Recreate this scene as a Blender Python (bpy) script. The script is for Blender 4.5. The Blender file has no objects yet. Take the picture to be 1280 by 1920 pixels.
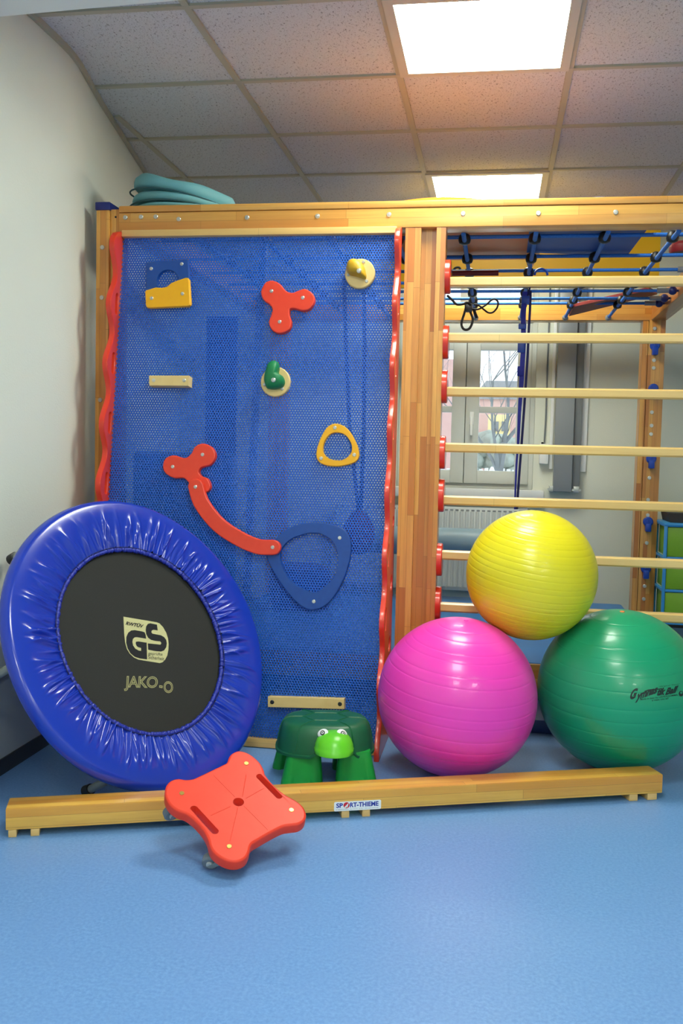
import bpy, bmesh, math, random
from math import sin, cos, pi, radians as R
from mathutils import Vector as V, Matrix
from mathutils.geometry import tessellate_polygon
import numpy as np
random.seed(7)
S = bpy.context.scene
COL = S.collection

# ------------------------------------------------------------------ camera
CAM_H = 1.07
F_PX = 1787.34
YAW, PITCH, ROLL = -.1584, -.0628, -.0230
def cam_axes():
    cy, sy = cos(YAW), sin(YAW)
    fw = V((sy*cos(PITCH), cy*cos(PITCH), sin(PITCH)))
    rt = V((cy, -sy, 0)); up = rt.cross(fw)
    cr, sr = cos(ROLL), sin(ROLL)
    return cr*rt - sr*up, cr*up + sr*rt, fw
CR, CU, CF = cam_axes()
EYE = V((0, 0, CAM_H))
cam = bpy.data.cameras.new('camera'); cam_o = bpy.data.objects.new('camera', cam); COL.objects.link(cam_o)
cam.sensor_fit = 'AUTO'; cam.sensor_width = 36; cam.lens = F_PX/1920*36
cam.clip_start = .05; cam.clip_end = 200
M = Matrix((CR, CU, -CF)).transposed().to_4x4(); M.translation = EYE
cam_o.matrix_world = M
S.camera = cam_o

# measured directions -> real points on known real planes of the room
def ray(px, py): return (CR*((px-640)/F_PX) - CU*((py-960)/F_PX) + CF)
def PY(px, py, y): r = ray(px, py); return EYE + r*(y/r.y)
def PX(px, py, x): r = ray(px, py); return EYE + r*(x/r.x)
def PZ(px, py, z): r = ray(px, py); return EYE + r*((z-CAM_H)/r.z)
def PP(px, py, p0, n): r = ray(px, py); return EYE + r*((p0-EYE).dot(n)/r.dot(n))

# ------------------------------------------------------------------ world, exposure
LIGHT = 14.0
DAY = 1.1
S.view_settings.view_transform = 'Standard'; S.view_settings.look = 'None'
S.view_settings.gamma = 1; S.view_settings.use_curve_mapping = False
S.view_settings.exposure = 1.12
W = bpy.data.worlds.new('world'); S.world = W; W.use_nodes = True
W.node_tree.nodes['Background'].inputs[0].default_value = (.86, .93, 1, 1)
W.node_tree.nodes['Background'].inputs[1].default_value = DAY
S.cycles.max_bounces = 10; S.cycles.diffuse_bounces = 5; S.cycles.glossy_bounces = 4
S.cycles.transparent_max_bounces = 8; S.cycles.sample_clamp_indirect = 6
S.cycles.use_denoising = True

# ------------------------------------------------------------------ materials
def lin(c):
    return tuple(((x/255)/12.92 if x/255 <= .04045 else ((x/255+.055)/1.055)**2.4) for x in c) + (1,)
def mat(name, rgb, rough=.5, spec=.5, coat=0, metal=0, emit=None):
    m = bpy.data.materials.new(name); m.use_nodes = True
    b = m.node_tree.nodes['Principled BSDF']
    b.inputs['Base Color'].default_value = lin(rgb); b.inputs['Roughness'].default_value = rough
    b.inputs['Specular IOR Level'].default_value = spec; b.inputs['Metallic'].default_value = metal
    b.inputs['Coat Weight'].default_value = coat
    if emit: b.inputs['Emission Color'].default_value = lin(rgb); b.inputs['Emission Strength'].default_value = emit
    return m
def N(m, t, **kw):
    n = m.node_tree.nodes.new(t)
    for k, v in kw.items(): setattr(n, k, v)
    return n
def L(m, a, b): m.node_tree.links.new(a, b)
def bsdf(m): return m.node_tree.nodes['Principled BSDF']
def mix(m, fac, a, b, mode='MIX'):
    n = N(m, 'ShaderNodeMix', data_type='RGBA', blend_type=mode)
    for s, v in ((n.inputs[0], fac), (n.inputs[6], a), (n.inputs[7], b)):
        if hasattr(v, 'is_output'): L(m, v, s)
        else: s.default_value = v
    return n.outputs[2]
def noise(m, scale, vec=None, detail=3, rough=.5):
    n = N(m, 'ShaderNodeTexNoise'); n.inputs['Scale'].default_value = scale
    n.inputs['Detail'].default_value = detail; n.inputs['Roughness'].default_value = rough
    if vec is None: vec = N(m, 'ShaderNodeTexCoord').outputs['Object']
    L(m, vec, n.inputs['Vector']); return n.outputs['Fac']
def ramp(m, fac, stops):
    n = N(m, 'ShaderNodeValToRGB'); e = n.color_ramp.elements
    while len(e) < len(stops): e.new(.5)
    for i, (p, c) in enumerate(stops): e[i].position = p; e[i].color = c
    L(m, fac, n.inputs[0]); return n.outputs[0]
def bump(m, h, strength=.2, dist=.002):
    n = N(m, 'ShaderNodeBump'); n.inputs['Strength'].default_value = strength; n.inputs['Distance'].default_value = dist
    L(m, h, n.inputs['Height']); L(m, n.outputs[0], bsdf(m).inputs['Normal'])
def mottled(name, a, b, scale=30, rough=.5, spec=.5, bmp=0, coat=0):
    m = mat(name, a, rough, spec, coat); f = noise(m, scale)
    L(m, mix(m, f, lin(a), lin(b)), bsdf(m).inputs['Base Color'])
    if bmp: bump(m, noise(m, scale*4), bmp)
    return m
G1 = (0, 0, 0, 1); W1 = (1, 1, 1, 1)
def wood(name, axis, c1, c2, c3, stave=.034, length=.42, grain=1.0, rough=.33, coat=.35):
    """laminated pine: long glued staves of different tone, fine grain along the axis"""
    m = mat(name, c1, rough, .5, coat); bsdf(m).inputs['Coat Roughness'].default_value = .2
    tc = N(m, 'ShaderNodeTexCoord').outputs['Object']
    sp = N(m, 'ShaderNodeSeparateXYZ'); L(m, tc, sp.inputs[0])
    ax = {'x': (0, 1, 2), 'y': (1, 0, 2), 'z': (2, 0, 1)}[axis]
    ad = N(m, 'ShaderNodeMath', operation='ADD'); L(m, sp.outputs[ax[1]], ad.inputs[0]); L(m, sp.outputs[ax[2]], ad.inputs[1])
    cb = N(m, 'ShaderNodeCombineXYZ'); L(m, sp.outputs[ax[0]], cb.inputs[0]); L(m, ad.outputs[0], cb.inputs[1])
    br = N(m, 'ShaderNodeTexBrick'); br.offset = .37; br.offset_frequency = 3; br.squash = 1.35; br.squash_frequency = 2
    L(m, cb.outputs[0], br.inputs['Vector'])
    br.inputs['Color1'].default_value = lin(c1); br.inputs['Color2'].default_value = lin(c2)
    br.inputs['Mortar'].default_value = lin(tuple(int(x*.72) for x in c2)); br.inputs['Scale'].default_value = 1
    br.inputs['Mortar Size'].default_value = .0005; br.inputs['Mortar Smooth'].default_value = .4
    br.inputs['Brick Width'].default_value = length; br.inputs['Row Height'].default_value = stave
    mp = N(m, 'ShaderNodeMapping'); sc = [1, 1, 1]
    for i in range(3): sc[i] = 1.6 if i == ax[0] else 34
    mp.inputs['Scale'].default_value = sc; L(m, tc, mp.inputs['Vector'])
    g = noise(m, 2.2, mp.outputs[0], 6, .62)
    gr = ramp(m, g, [(.35, G1), (.68, W1)])
    f = N(m, 'ShaderNodeMath', operation='MULTIPLY'); L(m, gr, f.inputs[0]); f.inputs[1].default_value = .42*grain
    c = mix(m, f.outputs[0], br.outputs['Color'], lin(c3))
    L(m, c, bsdf(m).inputs['Base Color'])
    return m

MT = {}
MT['beam'] = wood('pine_along_x', 'x', (238, 186, 98), (206, 138, 60), (190, 122, 52))
MT['post'] = wood('pine_upright', 'z', (234, 176, 88), (188, 110, 42), (172, 98, 38), stave=.024, length=.42)
MT['side'] = wood('pine_along_y', 'y', (216, 152, 80), (190, 116, 52), (168, 96, 40))
MT['rung'] = wood('pale_pine_rung', 'x', (233, 198, 128), (226, 188, 116), (205, 156, 84), stave=.2, length=6, grain=.8)
MT['balance'] = wood('varnished_pine', 'x', (244, 194, 86), (210, 142, 50), (196, 126, 40), stave=.028, length=.5)
MT['batten'] = wood('pale_batten', 'x', (226, 186, 116), (220, 178, 106), (196, 146, 78), stave=.2, length=6, grain=.7)
MT['birch'] = mottled('birch_ply', (232, 204, 140), (218, 184, 116), 25, .42)
MT['red'] = mottled('red_varnished_ply', (232, 62, 34), (218, 50, 26), 12, .3, coat=.3)
MT['redhold'] = mottled('red_hold', (238, 70, 40), (230, 58, 32), 60, .4)
MT['yellowhold'] = mottled('yellow_hold', (247, 180, 16), (240, 168, 8), 60, .38)
MT['bluehold'] = mottled('blue_stained_ply', (22, 78, 160), (16, 62, 140), 55, .38)
MT['stonegreen'] = mottled('green_grip', (22, 132, 76), (14, 112, 62), 60, .5, bmp=.15)
MT['stoneyellow'] = mottled('ochre_grip', (208, 164, 28), (190, 146, 22), 60, .5, bmp=.15)
MT['perf'] = mat('blue_sheet_plastic', (8, 86, 192), .36, .5, .1)
MT['steel'] = mat('zinc_bolt', (205, 205, 200), .34, .5, 0, .85)
MT['brass'] = mat('brass_screw', (196, 164, 92), .3, .5, 0, .9)
MT['darksteel'] = mat('dark_screw', (70, 72, 74), .35, .5, 0, .8)
MT['black'] = mat('black_plastic', (22, 22, 24), .42)
MT['navy'] = mat('navy_cap', (28, 38, 110), .4)
MT['rope'] = mottled('blue_rope', (44, 124, 216), (26, 90, 182), 160, .62)
MT['grey'] = mat('grey_fitting', (128, 134, 142), .4)
MT['peg'] = mat('blue_peg', (20, 70, 178), .35)
MT['vinyl'] = mat('blue_vinyl', (26, 56, 176), .22, .5, .25)
MT['hem'] = mottled('blue_hem', (44, 60, 180), (24, 36, 130), 200, .4)
MT['thread'] = mat('dark_thread', (16, 20, 60), .7)
MT['mesh'] = mottled('black_trampoline_mesh', (54, 54, 51), (43, 43, 41), 500, .75, .2, .2)
MT['cream'] = mottled('cream_print', (206, 202, 150), (186, 180, 128), 300, .8)
MT['ink'] = mat('dark_print', (40, 40, 42), .75, .2)
MT['tube'] = mat('grey_tube', (150, 154, 152), .35, .5, 0, .4)
MT['scooter'] = mottled('coral_red_plastic', (244, 72, 48), (236, 62, 40), 20, .42, .35, .06)
MT['wheel'] = mat('grey_rubber', (112, 120, 128), .5)
MT['hub'] = mat('pale_hub', (178, 184, 186), .4)
MT['ballyellow'] = mottled('yellow_vinyl', (236, 222, 36), (230, 214, 30), 5, .3, .5, coat=.15)
MT['ballpink'] = mottled('pink_vinyl', (250, 70, 190), (244, 60, 180), 5, .3, .5, coat=.15)
MT['ballgreen'] = mottled('green_vinyl', (24, 158, 112), (18, 146, 102), 5, .3, .5, coat=.15)
MT['plug'] = mat('orange_plug', (226, 120, 60), .5)
MT['print'] = mat('black_print', (18, 40, 36), .55)
MT['shell'] = mottled('dark_green_plastic', (18, 98, 62), (14, 88, 54), 40, .4, .5, .05)
MT['leggreen'] = mottled('green_plastic', (24, 158, 62), (18, 144, 52), 30, .42)
MT['lime'] = mat('lime_plastic', (98, 200, 36), .3)
MT['white'] = mat('white_plastic', (236, 238, 238), .35)
MT['eyeblack'] = mat('eye_black', (24, 24, 26), .4)
MT['tealcloth'] = mottled('teal_nylon', (118, 178, 186), (98, 158, 168), 14, .6, .3, .1)
MT['tealdark'] = mat('teal_binding', (40, 84, 92), .7)
MT['orange'] = mottled('orange_laminate', (246, 150, 24), (236, 136, 16), 6, .4)
MT['amber'] = mottled('amber_laminate', (255, 200, 16), (254, 190, 10), 6, .4)
MT['tan'] = mottled('tan_board', (236, 124, 24), (222, 110, 16), 8, .45)
MT['bluemat'] = mottled('blue_gym_mat', (52, 128, 200), (44, 118, 190), 8, .45, bmp=.05)
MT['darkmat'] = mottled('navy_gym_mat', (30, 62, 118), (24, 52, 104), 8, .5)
MT['bluepad'] = mottled('blue_pad', (18, 84, 170), (14, 72, 152), 10, .5)
MT['skycushion'] = mat('light_blue_cushion', (62, 140, 214), .45)
MT['redmat'] = mottled('dark_red_mat', (128, 24, 30), (112, 18, 24), 8, .5)
MT['webbing'] = mottled('blue_webbing', (36, 44, 182), (26, 30, 150), 90, .55)
MT['navyweb'] = mottled('navy_webbing', (18, 22, 104), (12, 14, 84), 90, .6)
MT['leather'] = mat('black_strap', (26, 22, 20), .5)
MT['chrome'] = mat('chrome', (210, 212, 214), .18, .5, 0, 1)
MT['frame'] = mat('window_lacquer', (206, 210, 206), .35)
MT['radiator'] = mat('radiator_enamel', (220, 224, 222), .35)
MT['metalpanel'] = mat('grey_metal_panel', (142, 146, 150), .4, .5, 0, .2)
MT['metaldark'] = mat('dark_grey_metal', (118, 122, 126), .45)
MT['bolster'] = mottled('grey_blue_vinyl', (140, 164, 178), (130, 154, 168), 6, .45)
MT['boxblue'] = mat('light_blue_plastic', (56, 156, 224), .35)
MT['boxgreen'] = mat('lime_green_drawer', (132, 184, 28), .3)
MT['boxgreendark'] = mat('green_handle', (92, 140, 30), .4)
MT['tray'] = mat('black_tray', (34, 26, 28), .5)
MT['tile_grid'] = mat('ceiling_rail', (176, 171, 150), .45)
MT['plaster'] = mottled('smooth_white_soffit', (240, 240, 230), (236, 236, 226), 3, .7)
MT['bb'] = mat('dark_skirting', (44, 46, 50), .45)
MT['dado'] = mottled('grey_wall_guard', (184, 190, 194), (174, 182, 186), 5, .5)
MT['lampframe'] = mat('lamp_rim', (196, 192, 178), .4)
# wall: fine woodchip / roller texture
m = MT['wall'] = mat('painted_wall', (222, 225, 212), .8, .3)
bump(m, noise(m, 170, None, 3), .25, .003)
L(m, mix(m, noise(m, 1.5), lin((222, 225, 212)), lin((215, 218, 206))), bsdf(m).inputs['Base Color'])
# floor: marbled linoleum
m = MT['floor'] = mat('blue_linoleum', (108, 148, 208), .38, .45)
f1 = ramp(m, noise(m, 120, None, 4, .7), [(.38, G1), (.66, W1)]); f2 = noise(m, 9, None, 5, .65)
c = mix(m, f1, lin((92, 138, 198)), lin((126, 170, 220)))
c = mix(m, f2, c, lin((108, 150, 206)))
L(m, c, bsdf(m).inputs['Base Color']); bump(m, noise(m, 260), .08, .001)
# ceiling tile: mineral fibre with fissures
m = MT['tile'] = mat('mineral_tile', (206, 203, 200), .9, .2)
tc = N(m, 'ShaderNodeTexCoord').outputs['Object']
mp = N(m, 'ShaderNodeMapping'); mp.inputs['Scale'].default_value = (1, .5, 1); mp.inputs['Rotation'].default_value = (0, 0, .5); L(m, tc, mp.inputs[0])
fi = ramp(m, noise(m, 120, mp.outputs[0], 4, .62), [(.35, G1), (.42, W1)])
fo = ramp(m, noise(m, 240, tc, 2, .5), [(.33, G1), (.39, W1)])
ff = N(m, 'ShaderNodeMath', operation='MULTIPLY'); L(m, fi, ff.inputs[0]); L(m, fo, ff.inputs[1])
L(m, mix(m, ff.outputs[0], lin((150, 148, 146)), lin((208, 208, 208))), bsdf(m).inputs['Base Color'])
bump(m, ff.outputs[0], .35, .003)
m = MT['lamp'] = mat('lamp_diffuser', (250, 255, 240), .5, emit=LIGHT)
m = MT['glass'] = mat('window_glass', (240, 248, 250), .02)
nt = m.node_tree; gl = N(m, 'ShaderNodeBsdfGlossy'); gl.inputs['Roughness'].default_value = .02
tr = N(m, 'ShaderNodeBsdfTransparent'); tr.inputs[0].default_value = (.93, .96, .97, 1)
mx = N(m, 'ShaderNodeMixShader'); fr = N(m, 'ShaderNodeFresnel'); fr.inputs[0].default_value = 1.45
L(m, fr.outputs[0], mx.inputs[0]); L(m, tr.outputs[0], mx.inputs[1]); L(m, gl.outputs[0], mx.inputs[2])
L(m, mx.outputs[0], nt.nodes['Material Output'].inputs['Surface'])
MT['bark'] = mottled('bark', (128, 132, 134), (100, 104, 106), 6, .9)
MT['brick'] = mottled('hazy_brick_facade', (208, 172, 164), (196, 158, 150), 3, .9)  # brick red paled, the haze outside is put into the colour
MT['yellowhouse'] = mat('yellow_render', (226, 208, 150), .9)
MT['roof'] = mottled('grey_roof', (150, 152, 156), (136, 138, 142), 3, .9)
MT['snow'] = mottled('pale_ground', (222, 226, 228), (200, 206, 200), 1.2, .9)
MT['hedge'] = mottled('grey_green_hedge', (172, 182, 172), (146, 158, 148), 4, .9)
MT['fence'] = mat('fence_wood', (214, 216, 216), .8)
MT['carpaint'] = mat('white_car_paint', (232, 236, 240), .25)
MT['stickerred'] = mat('sticker_red', (206, 30, 48), .4)
MT['stickerblue'] = mat('sticker_blue', (24, 44, 150), .4)

# ------------------------------------------------------------------ mesh builder
class MB:
    def __init__(s): s.v = []; s.f = []
    def add(s, vs, fs):
        o = len(s.v); s.v += [tuple(p) for p in vs]; s.f += [tuple(i+o for i in f) for f in fs]; return s
    def box(s, x0, x1, y0, y1, z0, z1, b=0, mtx=None):
        c = V(((x0+x1)/2, (y0+y1)/2, (z0+z1)/2)); d = (x1-x0, y1-y0, z1-z0)
        bm = bmesh.new(); bmesh.ops.create_cube(bm, size=1)
        for q in bm.verts: q.co = V((q.co.x*d[0], q.co.y*d[1], q.co.z*d[2]))
        if b: bmesh.ops.bevel(bm, geom=bm.edges[:], offset=min(b, .45*min(map(abs, d))), segments=2, profile=.6, affect='EDGES')
        for q in bm.verts: q.co += c
        if mtx: bm.transform(mtx)
        bm.verts.index_update()
        s.add([q.co[:] for q in bm.verts], [[q.index for q in f.verts] for f in bm.faces]); bm.free(); return s
    def tube(s, pts, r, seg=10, closed=False, caps=True):
        pts = [V(p) for p in pts]; n = len(pts); rr = r if hasattr(r, '__len__') else [r]*n
        vs = []; up = None
        for i, p in enumerate(pts):
            a = pts[(i-1) % n] if closed or i else p; b = pts[(i+1) % n] if closed or i < n-1 else p
            t = (b-a).normalized()
            if up is None:
                up = V((0, 0, 1)) if abs(t.z) < .9 else V((1, 0, 0))
            x = up.cross(t)
            if x.length < 1e-5: x = V((1, 0, 0)).cross(t)
            x.normalize(); y = t.cross(x); up = y
            vs += [p + (x*cos(2*pi*k/seg) + y*sin(2*pi*k/seg))*rr[i] for k in range(seg)]
        fs = []
        for i in range(n if closed else n-1):
            j = (i+1) % n
            for k in range(seg):
                k2 = (k+1) % seg; fs.append((i*seg+k, i*seg+k2, j*seg+k2, j*seg+k))
        if caps and not closed: fs += [tuple(range(seg))[::-1], tuple((n-1)*seg+k for k in range(seg))]
        return s.add(vs, fs)
    def lathe(s, prof, seg=32, mtx=None, caps=True):
        vs = []; fs = []; n = len(prof)
        for r, z in prof: vs += [V((r*cos(2*pi*k/seg), r*sin(2*pi*k/seg), z)) for k in range(seg)]
        for i in range(n-1):
            for k in range(seg):
                k2 = (k+1) % seg; fs.append((i*seg+k, i*seg+k2, (i+1)*seg+k2, (i+1)*seg+k))
        if caps: fs += [tuple(range(seg))[::-1], tuple((n-1)*seg+k for k in range(seg))]
        if mtx: vs = [mtx @ p for p in vs]
        return s.add(vs, fs)
    def prism(s, outer, holes, h, fn, bev=0, base=0):
        """2-D outline (with holes) raised from base to h; fn(u, v, w) gives the world point"""
        loops = [outer] + list(holes); flat = [p for lp in loops for p in lp]
        def ins(lp, d):   # inset for a soft edge
            n = len(lp); out = []; A = sum(lp[i][0]*lp[(i+1) % n][1]-lp[(i+1) % n][0]*lp[i][1] for i in range(n))
            sg = 1 if A > 0 else -1
            for i in range(n):
                a, b, c = V(lp[i-1]), V(lp[i]), V(lp[(i+1) % n]); t = (c-a)
                if t.length < 1e-9: out.append(lp[i]); continue
                t.normalize(); out.append((b.x - t.y*d*sg, b.y + t.x*d*sg))
            return out
        tris = tessellate_polygon([[V((p[0], p[1], 0)) for p in lp] for lp in loops])
        levels = [(base, 0), (h-bev, 0)] + ([(h-bev*.3, bev*.3), (h, bev)] if bev else [])
        vs = []; fs = []; nf = len(flat)
        for w, d in levels:
            for li, lp in enumerate(loops):
                q = ins(lp, d if li == 0 else -min(d, .0012)) if d else lp
                vs += [fn(p[0], p[1], w) for p in q]
        nl = len(levels)
        for li in range(nl-1):
            o = 0
            for lp in loops:
                n = len(lp)
                for i in range(n):
                    j = (i+1) % n; fs.append((li*nf+o+i, li*nf+o+j, (li+1)*nf+o+j, (li+1)*nf+o+i))
                o += n
        b0_ = len(vs); vs += [V(vs[(nl-1)*nf+i]) for i in range(nf)] + [V(vs[i]) for i in range(nf)]
        fs += [tuple(b0_+i for i in t) for t in tris] + [tuple(b0_+nf+i for i in t[::-1]) for t in tris]
        return s.add(vs, fs)
    def sphere(s, c, r, seg=16, rings=10, sc=(1, 1, 1)):
        vs = [V(c)+V((0, 0, r*sc[2]))]; fs = []
        for i in range(1, rings):
            a = pi*i/rings
            vs += [V(c)+V((r*sin(a)*cos(2*pi*k/seg)*sc[0], r*sin(a)*sin(2*pi*k/seg)*sc[1], r*cos(a)*sc[2])) for k in range(seg)]
        vs.append(V(c)-V((0, 0, r*sc[2]))); e = len(vs)-1
        for k in range(seg):
            k2 = (k+1) % seg; fs.append((0, 1+k, 1+k2)); fs.append((e, 1+(rings-2)*seg+k2, 1+(rings-2)*seg+k))
            for i in range(rings-2): fs.append((1+i*seg+k, 1+(i+1)*seg+k, 1+(i+1)*seg+k2, 1+i*seg+k2))
        return s.add(vs, fs)
    def disc(s, c, n, r, h, seg=16, bev=0):
        """cylinder from c along n"""
        q = V((0, 0, 1)).rotation_difference(V(n)).to_matrix().to_4x4(); q.translation = V(c)
        b = bev or h*.25
        return s.lathe([(r, 0), (r, h-b), (r-b, h)], seg, q)
    def build(s, name, m, parent=None, sharp=38, smooth=True):
        me = bpy.data.meshes.new(name); o = bpy.data.objects.new(name, me); COL.objects.link(o)
        off = V((0, 0, 0)); loc = V((0, 0, 0))
        if parent is not None:
            o.parent = parent; off = ORG.get(parent.name, V((0, 0, 0))); ORG[o.name] = off
        else:
            off = V((0, 0, 0)); ORG[o.name] = off
        me.from_pydata([(p[0]-off.x, p[1]-off.y, p[2]-off.z) for p in s.v], [], s.f)
        bm = bmesh.new(); bm.from_mesh(me)
        bmesh.ops.recalc_face_normals(bm, faces=bm.faces[:])
        for f in bm.faces: f.smooth = smooth
        for e in bm.edges:
            if len(e.link_faces) == 2 and e.calc_face_angle(0) > R(sharp): e.smooth = False
        bm.to_mesh(me); bm.free()
        me.materials.append(MT[m]); return o
ORG = {}
def tag(o, label=None, cat=None, group=None, kind=None):
    for k, v in (('label', label), ('category', cat), ('group', group), ('kind', kind)):
        if v: o[k] = v
    return o
def thing(name, loc, label, cat, group=None, rot=None):
    o = bpy.data.objects.new(name, None); COL.objects.link(o); o.location = loc; o.empty_display_size = .05
    ORG[o.name] = V(loc)
    if rot is not None: o.rotation_euler = rot; ORG[o.name] = V((0, 0, 0))   # children then use local coordinates
    return tag(o, label, cat, group)
def struct(mb, name, m, parent=None, **k):
    o = mb.build(name, m, parent, **k)
    if parent is None: o['kind'] = 'structure'
    return o
def spline(ctrl, sub=8, closed=True):
    P = [V(p) for p in ctrl]; n = len(P); out = []
    rng = range(n) if closed else range(n-1)
    for i in rng:
        a = P[(i-1) % n] if closed or i else P[0]; b = P[i]; c = P[(i+1) % n]; d = P[(i+2) % n] if closed or i+2 < n else P[-1]
        for k in range(sub):
            t = k/sub
            out.append(.5*((2*b)+(c-a)*t+(2*a-5*b+4*c-d)*t*t+(3*b-a-3*c+d)*t**3))
    if not closed: out.append(P[-1])
    return out
def circle(cx, cy, rx, ry=None, n=28):
    ry = ry or rx
    return [(cx+rx*cos(2*pi*k/n), cy+ry*sin(2*pi*k/n)) for k in range(n)]
def text_mesh(body, offset=0, shear=0, outline=0, spacing=1.0):
    """letters as flat geometry in a unit box (0..1, 0..1)"""
    cu = bpy.data.curves.new('lettering', 'FONT'); cu.body = body; cu.size = 1; cu.offset = offset; cu.shear = shear
    cu.space_character = spacing; cu.resolution_u = 4
    if outline: cu.fill_mode = 'NONE'; cu.bevel_depth = outline; cu.bevel_resolution = 0
    o = bpy.data.objects.new('lettering', cu); COL.objects.link(o)
    dg = bpy.context.evaluated_depsgraph_get(); me = bpy.data.meshes.new_from_object(o.evaluated_get(dg))
    vs = [v.co.copy() for v in me.vertices]; fs = [tuple(p.vertices) for p in me.polygons]
    bpy.data.objects.remove(o); bpy.data.meshes.remove(me); bpy.data.curves.remove(cu)
    x0 = min(v.x for v in vs); x1 = max(v.x for v in vs); y0 = min(v.y for v in vs); y1 = max(v.y for v in vs)
    return [((v.x-x0)/(x1-x0), (v.y-y0)/(y1-y0)) for v in vs], fs
def lettering(name, body, fn, m, parent, **k):
    """fn(s, t): unit box -> world"""
    uv, fs = text_mesh(body, **k); mb = MB(); mb.add([fn(a, b) for a, b in uv], fs)
    return mb.build(name, m, parent, smooth=False)

# ================================================================== THE ROOM
CEIL = 2.488; X0 = -1.027; Y0 = 3.6604; T = .625
# left wall: straight to Y 3.35, a soft bend, then running away to the left
wall_plan = [(-1.556, -3.0), (-1.556, 3.22), (-1.559, 3.31), (-1.572, 3.42), (-1.600, 3.55), (-1.655, 3.81), (-1.742, 4.29), (-1.838, 4.81), (-2.13, 6.30)]
def wall_strip(z0, z1, off=0, plan=wall_plan, thick=.12):
    mb = MB(); n = len(plan); vs = []
    for x, y in plan: vs += [(x+off, y, z0), (x+off, y, z1), (x-thick, y, z0), (x-thick, y, z1)]
    fs = []
    for i in range(n-1):
        a, b = i*4, i*4+4
        fs += [(a, b, b+1, a+1), (a+2, a+3, b+3, b+2), (a+1, b+1, b+3, a+3), (a, a+2, b+2, b)]
    fs += [(0, 1, 3, 2), ((n-1)*4, (n-1)*4+2, (n-1)*4+3, (n-1)*4+1)]
    return mb.add(vs, fs)
YB = 6.30
struct(MB().box(-2.6, 3.4, -3.1, YB+.3, -.1, 0), 'floor', 'floor')
struct(MB().box(-2.6, 3.4, -3.1, YB+.3, CEIL+.004, CEIL+.1), 'ceiling', 'tile')
struct(wall_strip(0, CEIL+.004), 'wall_left', 'wall', sharp=50)
struct(MB().box(3.2, 3.35, -3.1, YB+.3, 0, CEIL+.004), 'wall_right', 'wall')
struct(MB().box(-2.6, 3.4, -3.15, -3.0, 0, CEIL+.004), 'wall_front', 'wall')
struct(wall_strip(0, .052, .012, thick=-.001), 'baseboard_left', 'bb', sharp=50)
struct(wall_strip(.052, .312, .006, wall_plan[:5], thick=-.001), 'trim_1', 'dado', sharp=50)
struct(wall_strip(.312, .324, .012, wall_plan[:5], thick=-.001), 'trim_2', 'metalpanel', sharp=50)
# ceiling rails
g = MB()
for i in range(-1, 8): g.box(X0+T*(i-1)-.012, X0+T*(i-1)+.012, -3, YB, CEIL-.004, CEIL+.004) if i > 0 else None
g.box(X0-T-.012, X0-T+.012, 3.98, YB, CEIL-.004, CEIL+.004)
for j in range(-11, 5):
    y = Y0+T*j
    xw = np.interp(y, [p[1] for p in wall_plan], [p[0] for p in wall_plan])
    g.box(xw, 3.2, y-.012, y+.012, CEIL-.0045, CEIL+.004)
struct(g, 'trim_3', 'tile_grid')
struct(wall_strip(CEIL-.018, CEIL+.003, .014, thick=-.001), 'trim_4', 'tile_grid', sharp=50)
# white soffit crossing the room just in front of the first tiles
a = V((-1.489, 2.706)); b = V((-.917, 2.665)); d = (b-a)/(b.x-a.x)
pl = [(x, a.y+d.y*(x-a.x)) for x in (-1.556, 3.2)]
struct(MB().prism([pl[0], pl[1], (3.2, pl[1][1]-.42), (-1.556, pl[0][1]-.42)], [], CEIL, lambda u, v, w: (u, v, w), base=2.333), 'trim_5', 'plaster')

# ceiling lights: 62 cm LED panels laid into the grid, plus added fill panels behind the viewer
lamps = []
def lamp(cx, cy, label):
    t = thing('ceiling_light', (cx, cy, CEIL-.01), label, 'ceiling light', 'square ceiling light panels')
    q = .291; fr = MB()
    for s in (-1, 1):
        fr.box(cx+s*q-.0165, cx+s*q+.0165, cy-q-.0165, cy+q+.0165, CEIL-.012, CEIL+.003)
        fr.box(cx-q+.0165, cx+q-.0165, cy+s*q-.0165, cy+s*q+.0165, CEIL-.012, CEIL+.003)
    fr.build('lamp_frame', 'lampframe', t)
    MB().box(cx-.275, cx+.275, cy-.275, cy+.275, CEIL-.007, CEIL+.002).build('diffuser', 'lamp', t)
cx0 = X0+1.5*T
lamp(cx0, Y0-.5*T, 'large bright square ceiling light cut by the top edge of the picture')
lamp(cx0, Y0+2.5*T, 'far bright ceiling light seen just above the wooden frame')
lamp(cx0, Y0-3.5*T, 'square ceiling light overhead behind the white soffit')
lamp(cx0, Y0-6.5*T, 'square ceiling light in the row behind the viewer')
lamp(cx0+3*T, Y0-6.5*T, 'added unseen fill light behind the viewer on the right')  # added fill panel, out of view, brightens the front of the room
lamp(cx0, Y0-9.5*T, 'added unseen fill light in the last row at the back of the room')  # extra row added out of view to lift the foreground
lamp(cx0+3*T, Y0-9.5*T, 'added unseen fill light in the last right hand corner of the room')  # also added for fill, never in view

# back wall with the window opening
WX0, WX1 = PY(748, 700, YB).x, PY(1003, 760, YB).x
WZ0 = PY(950, 917, YB).z; WZ1 = 2.36
w = MB()
w.box(-2.6, WX0, YB, YB+.3, 0, CEIL+.004); w.box(WX1, 3.4, YB, YB+.3, 0, CEIL+.004)
w.box(WX0, WX1, YB, YB+.3, 0, WZ0); w.box(WX0, WX1, YB, YB+.3, WZ1, CEIL+.004)
struct(w, 'wall_back', 'wall')
struct(MB().box(-2.1, 3.2, YB-.012, YB, 0, .06), 'baseboard_back', 'bb')
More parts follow.
